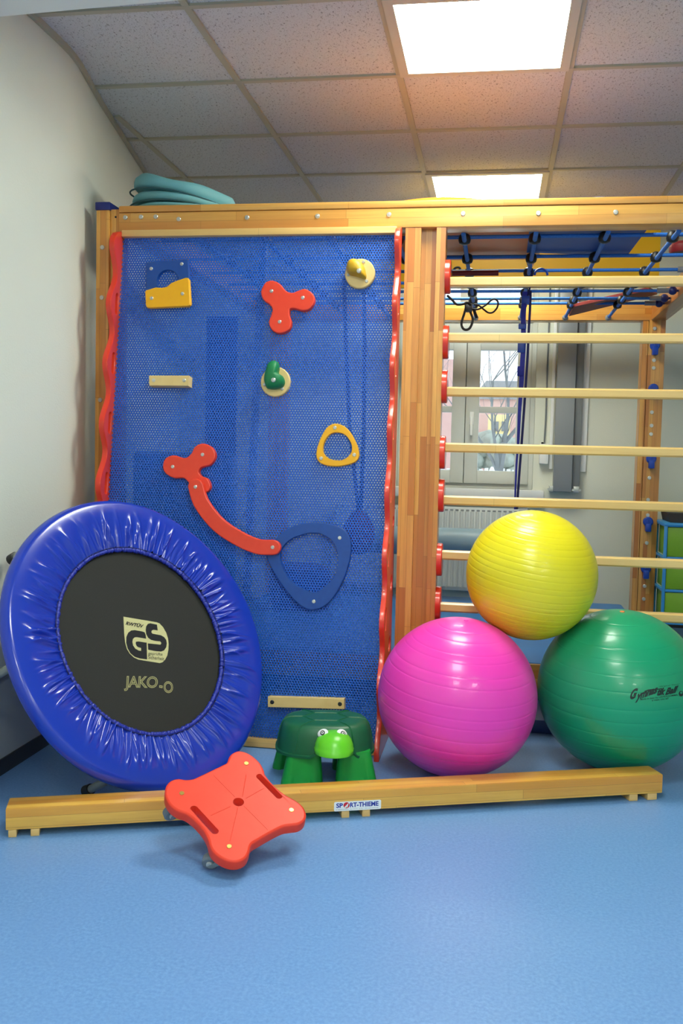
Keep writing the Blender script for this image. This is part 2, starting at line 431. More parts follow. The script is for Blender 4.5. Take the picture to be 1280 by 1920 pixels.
# window_1: frame, two lower sashes with four panes, transom lights above, handle, sill
win = bpy.data.objects.new('window_1', None); COL.objects.link(win); win.location = (WX0, YB, WZ0); win['kind'] = 'structure'
ORG['window_1'] = V((WX0, YB, WZ0))
WF = YB+.10                     # the sashes sit back in the reveal
xm = PY(874, 740, WF).x; xr = PY(993, 760, WF).x; xl = xm-(xr-xm)
zt0, zt1 = PY(930, 640, WF).z, PY(930, 606, WF).z   # transom band
zb = WZ0+.01
fr = MB(); fr.box(WX0, xl, WF-.03, WF+.05, WZ0, WZ1); fr.box(xr, WX1, WF-.03, WF+.05, WZ0, WZ1)
fr.box(xm-.015, xm+.012, WF+.021, WF+.05, WZ0, WZ1-.06); fr.box(xl, xr, WF-.03, WF+.05, zt0, zt1, .004); fr.box(xl, xr, WF-.03, WF+.05, WZ1-.06, WZ1); fr.box(xl, xr, WF-.03, WF+.05, WZ0, zb+.02)
fr.build('window_frame', 'frame', win)
def sash(x0, x1, z0, z1, bars, st=.052, sb=.085):
    f = MB(); f.box(x0, x0+st, WF-.045, WF+.02, z0, z1, .004); f.box(x1-st, x1, WF-.045, WF+.02, z0, z1, .004)
    f.box(x0+st, x1-st, WF-.045, WF+.02, z0, z0+sb, .004); f.box(x0+st, x1-st, WF-.045, WF+.02, z1-st*.7, z1, .004)
    for zc in bars: f.box(x0+st, x1-st, WF-.04, WF+.015, zc-.02, zc+.02, .004)
    o = f.build('sash', 'frame', win)
    MB().box(x0+st, x1-st, WF-.01, WF-.004, z0+sb, z1-st*.7).build('pane', 'glass', o); return o
zbar = PY(930, 769, WF).z
s1 = sash(xm, xr, zb+.02, zt0, [zbar], st=PY(899, 740, WF).x-xm); s2 = sash(xl, xm-.004, zb+.02, zt0, [zbar], st=PY(899, 740, WF).x-xm)
sash(xm, xr, zt1, WZ1-.06, [], sb=.05); sash(xl, xm-.004, zt1, WZ1-.06, [], sb=.05)
hp = PY(884, 788, WF-.045)
h = MB().box(hp.x-.014, hp.x+.014, WF-.058, WF-.045, hp.z-.03, hp.z+.055, .004); h.box(hp.x-.009, hp.x+.009, WF-.085, WF-.07, hp.z-.10, hp.z+.02, .005); h.disc((hp.x, WF-.07, hp.z+.012), (0, 1, 0), .008, .02)
h.build('window_handle', 'white', s1)
MB().box(WX0-.06, WX1+.07, YB-.12, YB+.07, WZ0-.062, WZ0, .006).build('window_sill', 'white', win)

# ---- outside, far beyond the glass
struct(MB().box(-40, 40, YB+.4, 110, -1.0, -.6), 'trim_6', 'snow')
tr = thing('bare_tree', (.55, 13.5, -.6), 'bare winter tree with forked trunk outside the window', 'tree')
tb = MB(); rnd = random.Random(5)
def branch(p, d, ln, r, depth):
    pts = [p]; rr = [r]
    for i in range(4):
        d = (d + V((rnd.uniform(-.22, .22), rnd.uniform(-.15, .15), rnd.uniform(-.06, .14)))).normalized()
        p = p + d*ln/4; pts.append(p); rr.append(r*(1-.13*(i+1)))
    tb.tube(pts, rr, 6 if depth < 3 else 3, caps=False)
    if depth < 6:
        for k in range(4 if depth else 6):
            dd = (d + V((rnd.uniform(-.9, .9), rnd.uniform(-.5, .5), rnd.uniform(-.2, .7)))).normalized()
            branch(pts[-1-(k % 3)], dd, ln*.70, rr[-1]*.62, depth+1)
base = PY(903, 880, 13.5); base.z = -.6
branch(base, V((.10, 0, 1)), 1.9, .10, 0)
tb.build('trunk_and_branches', 'bark', tr)
def hb(name, lab, D, px0, px1, ytop, m, roof=None, depth=7):
    a = PY(px0, ytop, D); b = PY(px1, ytop, D); t = thing(name, ((a.x+b.x)/2, D, -.6), lab, 'house')
    MB().box(a.x, b.x, D, D+depth, -.6, a.z).build('wall', m, t)
    if roof:
        zr = PY(px0, roof, D).z; w = b.x-a.x
        MB().prism([(a.x-.3, a.z), (b.x+.3, a.z), (b.x-.12*w, zr), (a.x+.12*w, zr)], [], D+depth+.3, lambda u, v, w_: (u, w_, v), base=D-.3).build('roof', 'roof', t)
    return t
hb('brick_house', 'red brick house paled with painted haze seen through the left window sash', 60, 640, 864, 672, 'brick')
t = hb('terrace_house', 'long pale house with grey roof far behind the bare tree', 90, 890, 1060, 748, 'brick', 714)
t = hb('garden_house', 'pale yellow house behind the hedge outside the right window sash', 80, 915, 957, 777, 'yellowhouse')
for wx in (923, 940):
    a = PY(wx, 797, 79.9); MB().box(a.x, a.x+.5, 79.92, 80, a.z-.5, a.z+.3).build('window', 'metaldark', t)
hd = MB(); rnd = random.Random(3)
for i in range(70):
    a = PY(rnd.uniform(884, 1010), 812, 68); hd.sphere((a.x, 68+rnd.uniform(-.8, .8), rnd.uniform(-.3, a.z-.3)), rnd.uniform(.4, .7), 8, 6)
tag(hd.build('hedge', 'hedge'), 'grey green hedge across the garden outside the window', 'hedge')
cc = PY(920, 876, 58); cr = thing('parked_car', (cc.x, 58, -.6), 'small white car parked outside beyond the garden fence', 'car')
prof = [(0, .15), (0, .5), (.12, .62), (.3, .98), (.9, .98), (1.1, .62), (1.25, .52), (1.25, .15)]
MB().prism([(cc.x-.3+u, -.6+v) for u, v in prof], [], 60.5, lambda u, v, w: (u, w, v), base=58, bev=.05).build('car_body', 'carpaint', cr)
for k in (.2, 1.05): MB().disc((cc.x-.3+k, 57.97, -.38), (0, 1, 0), .22, .2, 18).build('wheel', 'black', cr)
fe = thing('garden_fence', (0, 16, -.6), 'low pale picket fence outside below the window view', 'fence')
pk = MB(); zf = PY(930, 878, 16).z
for k in range(64): pk.box(-2.6+.09*k, -2.54+.09*k, 16, 16.02, -.6, zf-.02*((k*7) % 3)*.5)
pk.box(-2.6, 3.2, 16.02, 16.05, -.35, -.28); pk.box(-2.6, 3.2, 16.02, 16.05, zf-.16, zf-.08); pk.build('pickets', 'fence', fe)

# ---- back wall fittings
rd = thing('radiator', (-.25, YB-.1, .15), 'white ribbed panel radiator below the window', 'radiator')
rx0, rx1 = -1.05, PY(1003, 960, YB-.1).x-.1; rz0, rz1 = PY(835, 1106, YB-.1).z, PY(850, 950, YB-.1).z
rb = MB().box(rx0, rx1, YB-.105, YB-.05, rz0, rz1, .006)
k = rx0+.03
while k < rx1-.03:
    rb.prism([(k-.011, rz0+.025), (k+.011, rz0+.025), (k+.011, rz1-.03), (k-.011, rz1-.03)], [], .012, lambda u, v, w: (u, YB-.105-w, v), bev=.007); k += .034
rb.build('radiator_body', 'radiator', rd)
gr = MB()
for i in range(int((rx1-rx0)/.034)): gr.box(rx0+.024+.034*i, rx0+.044+.034*i, YB-.1075, YB-.103, rz1-.026, rz1-.016)
gr.build('radiator_grille', 'metalpanel', rd)
v = PY(990, 958, YB-.1); vv = MB().disc((rx1, YB-.06, v.z), (1, 0, 0), .02, .07, 14); vv.tube([(rx1+.07, YB-.06, v.z), (rx1+.11, YB-.06, v.z), (rx1+.11, YB-.06, .02)], .009, 8)
vv.build('radiator_valve', 'white', rd); MB().box(rx0+.1, rx0+.14, YB-.06, YB, rz0+.1, rz0+.14).build('bracket', 'radiator', rd)
# grey folded metal panel beside the window
gz0 = PY(1060, 922, YB-.08).z; gx0, gx1, gx2 = PY(1042, 760, YB-.08).x, PY(1077, 760, YB-.08).x, PY(1091, 760, YB-.03).x
gp = thing('metal_panel', (gx0, YB-.05, gz0), 'tall grey metal panel mounted on the wall beside the window', 'panel')
MB().box(gx0, gx1, YB-.09, YB-.01, gz0, 2.3, .004).build('front_panel', 'metalpanel', gp)
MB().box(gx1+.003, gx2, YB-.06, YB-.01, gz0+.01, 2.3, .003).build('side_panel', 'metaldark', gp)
for bx in (gx0-.004, gx1+.03):
    q = MB().box(bx-.018, bx+.018, YB-.075, YB, gz0-.004, gz0+.035, .003); q.disc((bx-.02, YB-.08, gz0+.012), (0, 1, 0), .008, .06); q.disc((bx+.02, YB-.08, gz0+.012), (0, 1, 0), .008, .06); q.build('bracket', 'steel', gp)
q0 = PY(1098, 885, YB-.01); q1 = PY(1104, 600, YB-.01)
tag(MB().box(PY(1087, 860, YB).x, PY(1098, 860, YB).x, YB-.02, YB, q0.z, 2.3, .003).build('cable_duct', 'white'), 'narrow white cable duct on the wall right of the grey panel', 'cable duct')
sw = PY(1019, 850, YB); st = thing('blind_control_box', (sw.x, YB, sw.z), 'small white control box on the wall beside the window', 'control box')
MB().box(sw.x-.03, sw.x+.03, YB-.05, YB, sw.z-.07, sw.z+.06, .012).build('housing', 'white', st)
MB().tube([(sw.x, YB-.012, sw.z+.06), (sw.x+.004, YB-.012, 1.3), (sw.x+.002, YB-.012, 2.25)], .005, 8).build('cable', 'metaldark', st)
MB().disc((sw.x-.012, YB-.03, sw.z+.06), (0, 0, 1), .008, .012).build('switch', 'black', st)
tag(MB().box(PY(1031, 800, YB).x, PY(1037, 800, YB).x, YB-.015, YB, sw.z-.1, 2.3, .002).build('guide_rail', 'white'), 'slim white guide rail between the control box and the grey panel', 'rail')

# ================================================================== CLIMBING FRAME
YF = 3.545                       # front face of the frame
BZ0, BZ1 = PY(700, 427, YF).z, PY(700, 376.5, YF).z
CX0, CX1 = PY(760, 426, YF).x, PY(836, 426, YF).x      # middle post
PXL = PY(181, 394, YF).x                                # outer left post
BXL = PY(222, 391, YF).x; BXR = 1.16
YR = 5.93                        # rear face line
RX0, RX1 = PY(1199, 700, YR).x, PY(1241, 700, YR).x     # rear right post
RZ = PY(1000, 603, YR).z         # underside of the rear beam
fr = thing('climbing_frame', (0, YF, 0), 'large laminated pine climbing frame with ladder rungs and a long top beam', 'climbing frame')
gz = PY(700, 390, YF).z
MB().box(BXL, BXR, YF, YF+.10, gz, BZ1, .007).build('top_rail', 'beam', fr)
MB().box(BXL, BXR, YF+.004, YF+.10, BZ0, gz-.001, .003).build('front_beam', 'beam', fr)
def bolts(pts, y=YF+.004, m='steel', r=.0088, n=(0, -1, 0)):
    for px, py in pts:
        p = PY(px, py, y); b = MB().disc(p, n, r, .004, 16, .0015)
        b.disc(p+V(n)*.004, n, r*.42, .0015, 6, .0004); b.build('bolt', m, fr)
bolts([(235, 408), (264.5, 407), (292, 406.5), (335, 411), (463, 408), (595, 405.5), (729, 402.5), (868, 400.5), (1009, 400), (1154, 398)])
# left posts
MB().box(PXL, PXL+.052, YF-.002, YF+.09, 0, PY(195, 394, YF).z, .003).build('post', 'post', fr)
MB().box(PXL-.004, PXL+.056, YF-.006, YF+.094, PY(195, 394, YF).z, PY(195, 379, YF).z, .004).build('post_cap', 'navy', fr)
MB().box(PXL+.0525, BXL+.001, YF+.01, YF+.10, 0, PY(215, 391, YF).z, .004).build('post', 'post', fr)
bolts([(192, 464), (191, 558)], YF-.002); bolts([(188, 750)], YF-.002)
MB().disc(PY(217, 407, YF+.008), (0, -1, 0), .004, .003, 10).build('bolt_hole', 'eyeblack', fr)
# middle post: two flanking boards and a recessed web
s1, s2 = PY(788, 480, YF).x, PY(817, 480, YF).x
pr = [(CX0, YF+.006), (s1, YF+.006), (s1, YF+.04), (s2, YF+.04), (s2, YF+.006), (CX1, YF+.006), (CX1, YF+.10), (CX0, YF+.10)]
MB().prism(pr, [], BZ0, lambda u, v, w: (u, v, w)).build('post', 'post', fr)
# right posts (outside the picture on the right)
MB().box(BXR-.15, BXR, YF+.006, YF+.10, 0, BZ0, .003).build('post', 'post', fr)
# rear right post with its channel and the rear/side beams
ch = (RX1-RX0)*.27
MB().prism([(RX0, YR-.05), (RX0+ch*.9, YR-.05), (RX0+ch*.9, YR-.02), (RX0+ch, YR-.02), (RX0+ch, YR-.055), (RX1, YR-.055), (RX1, YR+.05), (RX0, YR+.05)], [], 1.885, lambda u, v, w: (u, v, w)).build('post', 'post', fr)
MB().box(-1.42, -1.30, YR-.05, YR+.05, 0, RZ, .003).build('post', 'post', fr)
MB().box(-1.46, RX1, YR-.055, YR+.05, RZ, RZ+.105, .005).build('rear_beam', 'beam', fr)
SX0, SX1 = RX1-.085, RX1+.005
MB().box(SX0, SX1, YF+.101, YR-.056, RZ, RZ+.11, .005).build('side_beam', 'side', fr)
MB().box(-1.46, -1.38, YF+.101, YR-.056, RZ, RZ+.11, .005).build('side_beam', 'side', fr)
# bolts and blue pegs on the rear post
bolts([(1227, 616), (1225.5, 675.5), (1225, 690), (1221.5, 773), (1221, 798), (1220, 814), (1217, 896), (1214.5, 937), (1214, 966), (1212, 1018), (1208, 1099), (1206.5, 1123)], YR-.055, 'steel', .011)
for px, py in ((1227, 650), (1224, 731), (1220, 862), (1214, 980), (1210, 1068)):
    p = PY(px, py-2, YR-.056); pg = MB().disc(p, (0, -1, 0), .029, .022, 18, .006)
    pg.box(p.x-.016, p.x+.016, p.y-.045, p.y, p.z-.058, p.z-.008, .007); pg.disc(p+V((0, -.022, .004)), (0, -1, 0), .006, .004, 8); pg.build('peg', 'peg', fr)
# rungs with eccentric red sockets
sock = [518, 641, 724.5, 848.5, 929.5, 1050.5, 1132]
rung = [(527, 526.5), (632, 634.5), (734, 739.5), (839.5, 848), (939.5, 950), (1042.5, 1057.5), (1141, 1159)]
rx0 = CX1+.020; YG = YF+.045
for (ya, yb), ys in zip(rung, sock):
    za = PY(838, ya, YG-.017).z; zb_ = PY(1280, yb, YG-.017).z; z = (za+zb_)/2
    h = .0175; c = .006
    q = [(-h, -h+c), (-h+c, -h), (h-c, -h), (h, -h+c), (h, h-c), (h-c, h), (-h+c, h), (-h, h-c)]
    MB().prism(q, [], BXR-.15, lambda u, v, w: (w, YG+u, z+v), base=rx0).build('rung', 'rung', fr)
    zs = PY(838, ys, YG-.01).z
    MB().disc((CX1+.0005, YG+.005, zs), (1, 0, 0), .062, .0195, 40, .003).build('rung_socket', 'red', fr)
    MB().disc((BXR-.15-.0005, YG+.005, zs), (-1, 0, 0), .062, .0195, 40, .003).build('rung_socket', 'red', fr)

# ================================================================== PERFORATED CLIMBING WALL
PB = V((0, 3.305, 0)); ang = math.atan2(.232, 1.85)
PU = V((0, sin(ang), cos(ang))); PN = V((0, -cos(ang), sin(ang)))      # up the sheet / towards the viewer
def pw(x, vv, w=0): return PB + V((x, 0, 0)) + PU*vv + PN*w
def pp(px, py, w=0):   # picture point -> (x, v) on the sheet raised by w
    p = PP(px, py, PB+PN*w, PN); d = p-PB-PN*w; return (d.x, d.dot(PU))
XL, XR = -1.438, -.382
VB, VT = .028, pp(560, 441)[1]
cw = thing('climbing_wall', (-.9, 3.305, 0), 'leaning blue perforated climbing wall with coloured holds and wavy red side rails', 'climbing wall')
def perforated():
    pit = .0103; rh = pit*sqrt3/2; r = .0029; th = .004
    nx = int((XR-XL)/pit); ny = int((VT-VB)/rh)
    k = np.arange(6); oa = np.pi/6+k*np.pi/3
    ox, oy = pit/sqrt3*np.cos(oa), pit/sqrt3*np.sin(oa); ix, iy = r*np.cos(oa), r*np.sin(oa)
    i, j = np.meshgrid(np.arange(nx), np.arange(ny), indexing='ij'); i = i.ravel(); j = j.ravel()
    cx = XL+pit*(i+.5+.5*(j % 2)); cy = VB+rh*(j+.6)
    X = np.stack([np.concatenate([ox, ix, ox, ix])[None]+cx[:, None], np.concatenate([oy, iy, oy, iy])[None]+cy[:, None],
                  np.broadcast_to(np.repeat([th/2, th/2, -th/2, -th/2], 6)[None], (len(cx), 24))], -1).reshape(-1, 3)
    X[:, 0] = np.clip(X[:, 0], XL, XR)
    pu, pn = np.array(PU), np.array(PN)
    P = np.array(PB)+X[:, :1]*np.array([1, 0, 0])+X[:, 1:2]*pu+X[:, 2:3]*pn - np.array(ORG[cw.name])
    k2 = (k+1) % 6
    q = np.concatenate([np.stack([k, k2, 6+k2, 6+k], -1), np.stack([6+k, 6+k2, 18+k2, 18+k], -1), np.stack([12+k2, 12+k, 18+k, 18+k2], -1)])
    Fq = (q[None]+24*np.arange(len(cx))[:, None, None]).reshape(-1, 4)
    me = bpy.data.meshes.new('perforated_sheet'); me.vertices.add(len(P)); me.vertices.foreach_set('co', P.ravel())
    me.loops.add(Fq.size); me.loops.foreach_set('vertex_index', Fq.ravel().astype(np.int32))
    me.polygons.add(len(Fq)); me.polygons.foreach_set('loop_start', np.arange(0, Fq.size, 4, dtype=np.int32))
    me.update(); me.validate(); me.materials.append(MT['perf'])
    o = bpy.data.objects.new('perforated_sheet', me); COL.objects.link(o); o.parent = cw; ORG[o.name] = ORG[cw.name]
sqrt3 = math.sqrt(3)
perforated()
def pbox(x0, x1, v0, v1, w0, w1, b=.003):
    q = Matrix(((1, 0, 0), tuple(PU), tuple(PN))).transposed().to_4x4(); q.translation = PB
    return MB().box(x0, x1, v0, v1, w0, w1, b, q)
v1 = pp(560, 432)[1]
pbox(XL, XR, VT-.004, VT+.022, -.012, .022).build('top_batten', 'batten', cw)
pbox(XL, XR, .0, VB+.004, -.02, .02).build('bottom_batten', 'batten', cw)
xs = pp(475, 700)[0]
pbox(xs-.018, xs+.012, VB+.005, VT-.005, -.085, -.06).build('rear_batten', 'white', cw)
# wavy red side rails with grip slots
per = .226; zc = PY(180, 791, 3.32).z
def rail(x0, x1):
    front = []; n = 110; zt = BZ0-.002
    for i in range(n+1):
        z = zt*i/n; yp = 3.305+.232/1.85*z; w = .060+.025*cos(2*pi*(z-zc)/per)
        e = max(0, (z-(zt-.05))/.05); w -= .05*(1-math.sqrt(max(0, 1-e*e)))
        front.append((yp-w, z))
    outer = front + [(YF-.006, zt), (YF-.006, 0)]
    holes = []
    k = -3
    while k < 6:
        z0 = zc+per*k; k += 1
        if .12 < z0 < zt-.15:
            yc = 3.305+.232/1.85*z0-.028
            holes.append([(yc+.0135*cos(t)-.125*(.03 if sin(t) > 0 else -.03)*-1, z0+.0135*sin(t)+(.028 if sin(t) > 0 else -.028)) for t in [2*pi*(q+.5)/20 for q in range(20)]])
        if .12 < z0-.11 < zt-.5:   # round holes in the widening lower part
            z2 = z0-.113; yc = (3.305+.232/1.85*z2+YF)/2+.02; rr = min(.03, (YF-yc)-.03)
            if rr > .012: holes.append(circle(yc, z2, rr, n=20))
    return MB().prism(outer, holes, x1, lambda u, v, w: (w, u, v), bev=.003, base=x0).build('side_rail', 'red', cw)
rail(XL-.02, XL); rail(XR, XR+.018)
# ---- the holds, each lying on the sheet
W0 = .0022
def outline(pts, w, sub=6, off=(0, 0), sc=1): return [V(pp(off[0]+p[0]/sc, off[1]+p[1]/sc, w)) for p in pts]
def plate(name, ctrl, hole, w0, w1, m, off, sc, par, sub=6, smooth=True, bev=.003):
    o = outline(ctrl, w1, off=off, sc=sc); o = spline(o, sub) if smooth else o
    hs = [[tuple(p) for p in (spline(outline(h, w1, off=off, sc=sc), sub) if smooth or len(h) < 14 else outline(h, w1, off=off, sc=sc))] for h in hole]
    return MB().prism([tuple(p) for p in o], hs, w1, lambda u, v, w: pw(u, v, w), bev=bev, base=w0).build(name, m, par)
def screws(par, pts, w, off, sc, r=.0068, m='steel'):
    for a, b in pts:
        x, v = pp(off[0]+a/sc, off[1]+b/sc, w); q = MB().disc(pw(x, v, w-.001), PN, r, .0035, 14, .0012)
        q.disc(pw(x, v, w+.0025), PN, r*.45, .001, 6, .0003); q.build('screw', m, par)
# blue square with a round hole, yellow half plate over it
o6, k6 = (160, 360), 3.2
sq = [(362, 428), (370, 420), (606, 402), (616, 408), (632, 670), (620, 684), (375, 690), (362, 680)]
h1 = plate('square_hold', sq, [[(495+66*cos(t), 533+66*sin(t)) for t in [2*pi*k/24 for k in range(24)]]], W0, .018, 'bluehold', o6, k6, cw, smooth=False)
yl = [(357, 600), (362, 588), (420, 571), (455, 574), (487, 567), (512, 546), (535, 535), (600, 513), (614, 514), (622, 526), (630, 660), (628, 676), (615, 684), (382, 695), (366, 690), (361, 680)]
h2 = plate('wave_plate', yl, [], .0185, .036, 'yellowhold', o6, k6, cw, smooth=False, bev=.004)
screws(h1, [(395, 460), (578, 432)], .018, o6, k6); screws(h2, [(397, 637), (582, 610)], .036, o6, k6)
# red three-lobed holds
o7, k7 = (480, 400), 3.368
t1 = [(100, 423), (150, 445), (190, 490), (230, 500), (270, 485), (310, 477), (355, 505), (368, 550), (340, 600), (295, 613), (240, 600), (212, 605), (210, 640), (222, 690), (205, 735), (150, 757), (98, 735), (80, 685), (95, 640), (102, 605), (85, 575), (45, 545), (30, 495), (55, 440)]
h = plate('clover_hold', t1, [], W0, .026, 'redhold', o7, k7, cw, bev=.004); screws(h, [(97, 491), (294, 533), (148, 685)], .026, o7, k7)
o8, k8 = (260, 720), 2.56
t2 = [(310, 285), (352, 305), (367, 345), (345, 385), (300, 400), (288, 420), (300, 440), (330, 455), (343, 490), (330, 515), (300, 520), (265, 500), (240, 475), (215, 452), (165, 450), (125, 425), (115, 390), (130, 355), (170, 342), (220, 355), (250, 335), (270, 300)]
h = plate('clover_hold', t2, [], W0, .026, 'redhold', o8, k8, cw, bev=.004); screws(h, [(306, 339), (163, 397)], .026, o8, k8)
# red curved bar
cl = spline([(272, 492), (300, 575), (380, 675), (480, 742), (570, 780), (643, 784)], 8, False)
lft, rgt = [], []
for i, p in enumerate(cl):
    a = cl[max(0, i-1)]; b = cl[min(len(cl)-1, i+1)]; t = (V(b)-V(a)).normalized(); n = V((-t.y, t.x)); hw = 37
    lft.append(V(p)+n*hw); rgt.append(V(p)-n*hw)
def cap(c, p, q, n=8):
    c = V(c); a = V(p)-c; out = []
    return [c + Matrix.Rotation(-pi*k/n, 2) @ a for k in range(1, n)]
bar = lft + cap(cl[-1], lft[-1], rgt[-1]) + rgt[::-1] + cap(cl[0], rgt[0], lft[0])
h = plate('curved_bar', [tuple(p) for p in bar], [], .0265, .046, 'redhold', o8, k8, cw, smooth=False, bev=.004); screws(h, [(272, 494), (642, 784)], .046, o8, k8)
# triangular rings
t3 = [(945, 190), (1000, 213), (1042, 280), (1057, 342), (1032, 377), (955, 395), (882, 385), (852, 350), (862, 285), (900, 212)]
h = plate('triangle_ring', t3, [[(950, 232), (990, 245), (1018, 285), (1020, 325), (995, 355), (955, 367), (910, 355), (885, 325), (890, 280), (915, 243)]], W0, .018, 'yellowhold', o8, k8, cw)
screws(h, [(941, 210), (1034, 340), (875, 357)], .018, o8, k8)
t4 = [(830, 664), (940, 677), (1000, 715), (1018, 800), (985, 930), (920, 1040), (845, 1083), (775, 1063), (690, 970), (625, 860), (616, 800), (660, 738), (735, 685)]
h = plate('triangle_ring', t4, [[(815, 716), (880, 722), (935, 762), (957, 840), (940, 920), (895, 970), (845, 1000), (790, 985), (725, 940), (685, 865), (682, 800), (730, 745)]], W0, .024, 'bluehold', o8, k8, cw)
screws(h, [(964, 739), (840, 1044)], .024, o8, k8)
# wooden step blocks
def block(name, a, b, c, d, w, scr, m='steel', r=.0068):
    q = [pp(*p, w) for p in (a, b, c, d)]
    h = MB().prism(q, [], w, lambda u, v, ww: pw(u, v, ww), bev=.002, base=W0).build(name, 'birch', cw)
    screws(h, scr, w, (0, 0), 1, r, m)
block('step_block', (279, 704), (354, 704), (353, 723.5), (279.5, 723), .045, [(288, 713), (345, 713)])
block('foot_bar', (502, 1306), (645, 1310), (645, 1330), (502, 1326), .036, [(510, 1316.5), (637, 1320)], 'darksteel', .0075)
# stone-shaped grips on round wooden discs
def grip(px, py, m, blob, scr, bolt, rd=.0555):
    x, v = pp(px, py, .018); q = Matrix(((1, 0, 0), tuple(PU), tuple(PN))).transposed().to_4x4(); q.translation = pw(x, v, W0)
    d = MB().lathe([(rd, 0), (rd, .013), (rd-.003, .016)], 40, q).build('grip_disc', 'birch', cw)
    bb = MB()
    o = [V(pp(*p, .03)) for p in blob]; cx = sum((p.x for p in o))/len(o); cy = sum((p.y for p in o))/len(o)
    o = spline(o, 5); n = len(o); vs = []; fs = []
    prof = [(1, .0), (1.03, .012), (.97, .026), (.82, .038), (.55, .046), (.25, .049)]
    for s, z in prof: vs += [pw(cx+(p.x-cx)*s, cy+(p.y-cy)*s, .018+z) for p in o]
    vs.append(pw(cx, cy, .018+.0495))
    for i in range(len(prof)-1):
        for k in range(n): fs.append((i*n+k, i*n+(k+1) % n, (i+1)*n+(k+1) % n, (i+1)*n+k))
    e = (len(prof)-1)*n
    for k in range(n): fs.append((e+k, e+(k+1) % n, len(vs)-1))
    fs.append(tuple(range(n)))
    bb.add(vs, fs); g_ = bb.build('grip', m, d, sharp=70)
    screws(d, scr, .019, (0, 0), 1, .006)
    bx, bv = pp(*bolt, .06); z = .062
    k = MB().disc(pw(bx, bv, z), PN, .0085, .006, 16); k.disc(pw(bx, bv, z+.006), PN, .004, .0015, 6, .0004); k.build('bolt', 'steel', d)
grip(516, 715.5, 'stonegreen', [(500, 726), (496, 712), (499, 694), (504, 682), (512, 677), (521, 680), (523, 690), (522, 700), (530, 706), (533, 716), (529, 725), (517, 729), (506, 729)], [(495.5, 721), (529, 729)], (513, 713))
grip(674.5, 512.5, 'stoneyellow', [(650, 505), (651, 495), (657, 488), (667, 487), (677, 493), (683, 503), (686, 515), (684, 522), (676, 520), (667, 517), (655, 514)], [(681, 491.5), (653, 515), (687, 527)], (673, 508.5))

# ================================================================== ROPE NET above the ladder
NZ = 1.897
nt_ = thing('rope_net', (-.3, 4.7, NZ), 'blue rope climbing net with black clamps stretched under the top of the frame', 'rope net')
lx = [PZ(871, 455, NZ).x, PZ(1001, 457, NZ).x, PZ(1131, 453, NZ).x, PZ(1260, 448, NZ).x]
lx = [lx[0]-.26*k for k in range(4, 0, -1)] + lx
ty = [PZ(900, y, NZ).y for y in (452, 488.6, 514.5, 536, 552, 565.5, 574.5)]
ry1 = YR-.075
def sag(x, y): return NZ + .0*x
for x in lx:
    MB().tube([(x, YF+.11, NZ-.001), (x, ry1, NZ-.001)], .0088, 10).build('rope', 'rope', nt_)
for i, y in enumerate(ty):
    MB().tube([(-1.372, y, NZ+.0155), (SX0-.055, y, NZ+.0155)], .0075, 10).build('rope', 'rope', nt_)
    q = MB().tube([(SX0-.105, y, NZ+.0155), (SX0-.048, y, NZ+.0155)], .0125, 12); q.build('ferrule', 'grey', nt_)
    q = MB().sphere((SX0-.030, y, NZ+.0155), .022, 14, 8, (1, 1, 1)); q.disc((SX0-.012, y, NZ+.0155), (1, 0, 0), .006, .0125); q.build('end_ball', 'navy', nt_)
    for x in lx:
        MB().lathe([(.009, -.018), (.020, -.013), (.0235, -.003), (.0235, .008), (.019, .02), (.008, .026)], 18, Matrix.Translation((x, y, NZ+.004))).build('rope_clamp', 'black', nt_)
for x in lx:
    q = MB().tube([(x, ry1-.05, NZ-.001), (x, ry1+.002, NZ-.001)], .0125, 12); q.sphere((x, ry1, NZ-.001), .018, 12, 8); q.build('ferrule', 'grey', nt_)

# ---- things lying on top of the net and the beam
def slab_pts(mb, x0, x1, y0, y1, z0, z1, b=.006): return mb.box(x0, x1, y0, y1, z0, z1, b)
TZ = BZ1+.0005; NT = NZ+.031
# blue pad on the net
a = PZ(987, 474, NT); b_ = PZ(1175, 480, NT); c_ = PZ(1210, 436, NT); d_ = PZ(1000, 434, NT)
bp = MB().prism([(a.x, a.y), (b_.x, b_.y), (b_.x+.012, YF+.115), (a.x-.004, YF+.115)], [], NT+.022, lambda u, v, w: (u, v, w), bev=.005, base=NT)
tag(bp.build('gym_pad', 'bluepad'), 'flat blue pad lying on the rope net behind the top beam', 'pad')
cu_ = PY(1120, 376, 3.82)
tag(MB().lathe([(.0, 0), (.12, 0), (.135, .02), (.13, .045), (.10, .078), (.05, .098), (.001, .105)], 40, Matrix.Translation((PY(1120, 372, 3.80).x, 3.80, NT+.0228)), caps=False).build('balance_cushion', 'skycushion'), 'light blue domed cushion peeking over the top beam at the right', 'cushion')
# orange bowed board, its crown showing over the beam
xc = PY(828, 372, 3.80).x; zc_ = PY(828, 369.5, 3.80).z
ob = MB(); hw = .40; zb0 = NT+.0185
arch = [(xc-hw, zb0), (xc+hw, zb0)] + [(xc+hw*cos(pi*i/40), zb0+.05+(zc_-zb0-.05)*(1-((-hw*cos(pi*i/40))/hw)**2)) for i in range(41)]
ob.prism(arch, [], 4.29, lambda u, v, w: (u, w, v), base=3.80, bev=.004)
tag(ob.build('arch_block', 'orange'), 'orange arched foam block whose crown shows above the middle of the top beam', 'block')
tn = MB().box(-.60, lx[5]-.02, 3.72, 4.30, NT, NT+.018, .004)
tag(tn.build('plank', 'tan'), 'tan wooden plank lying on the rope net left of the blue pad', 'plank')
tag(MB().box(-.62, SX0-.10, 5.0, 5.03, NT, 2.27, .006).build('slide_board', 'amber'), 'bright amber board standing on edge across the rope net behind the plank', 'board')
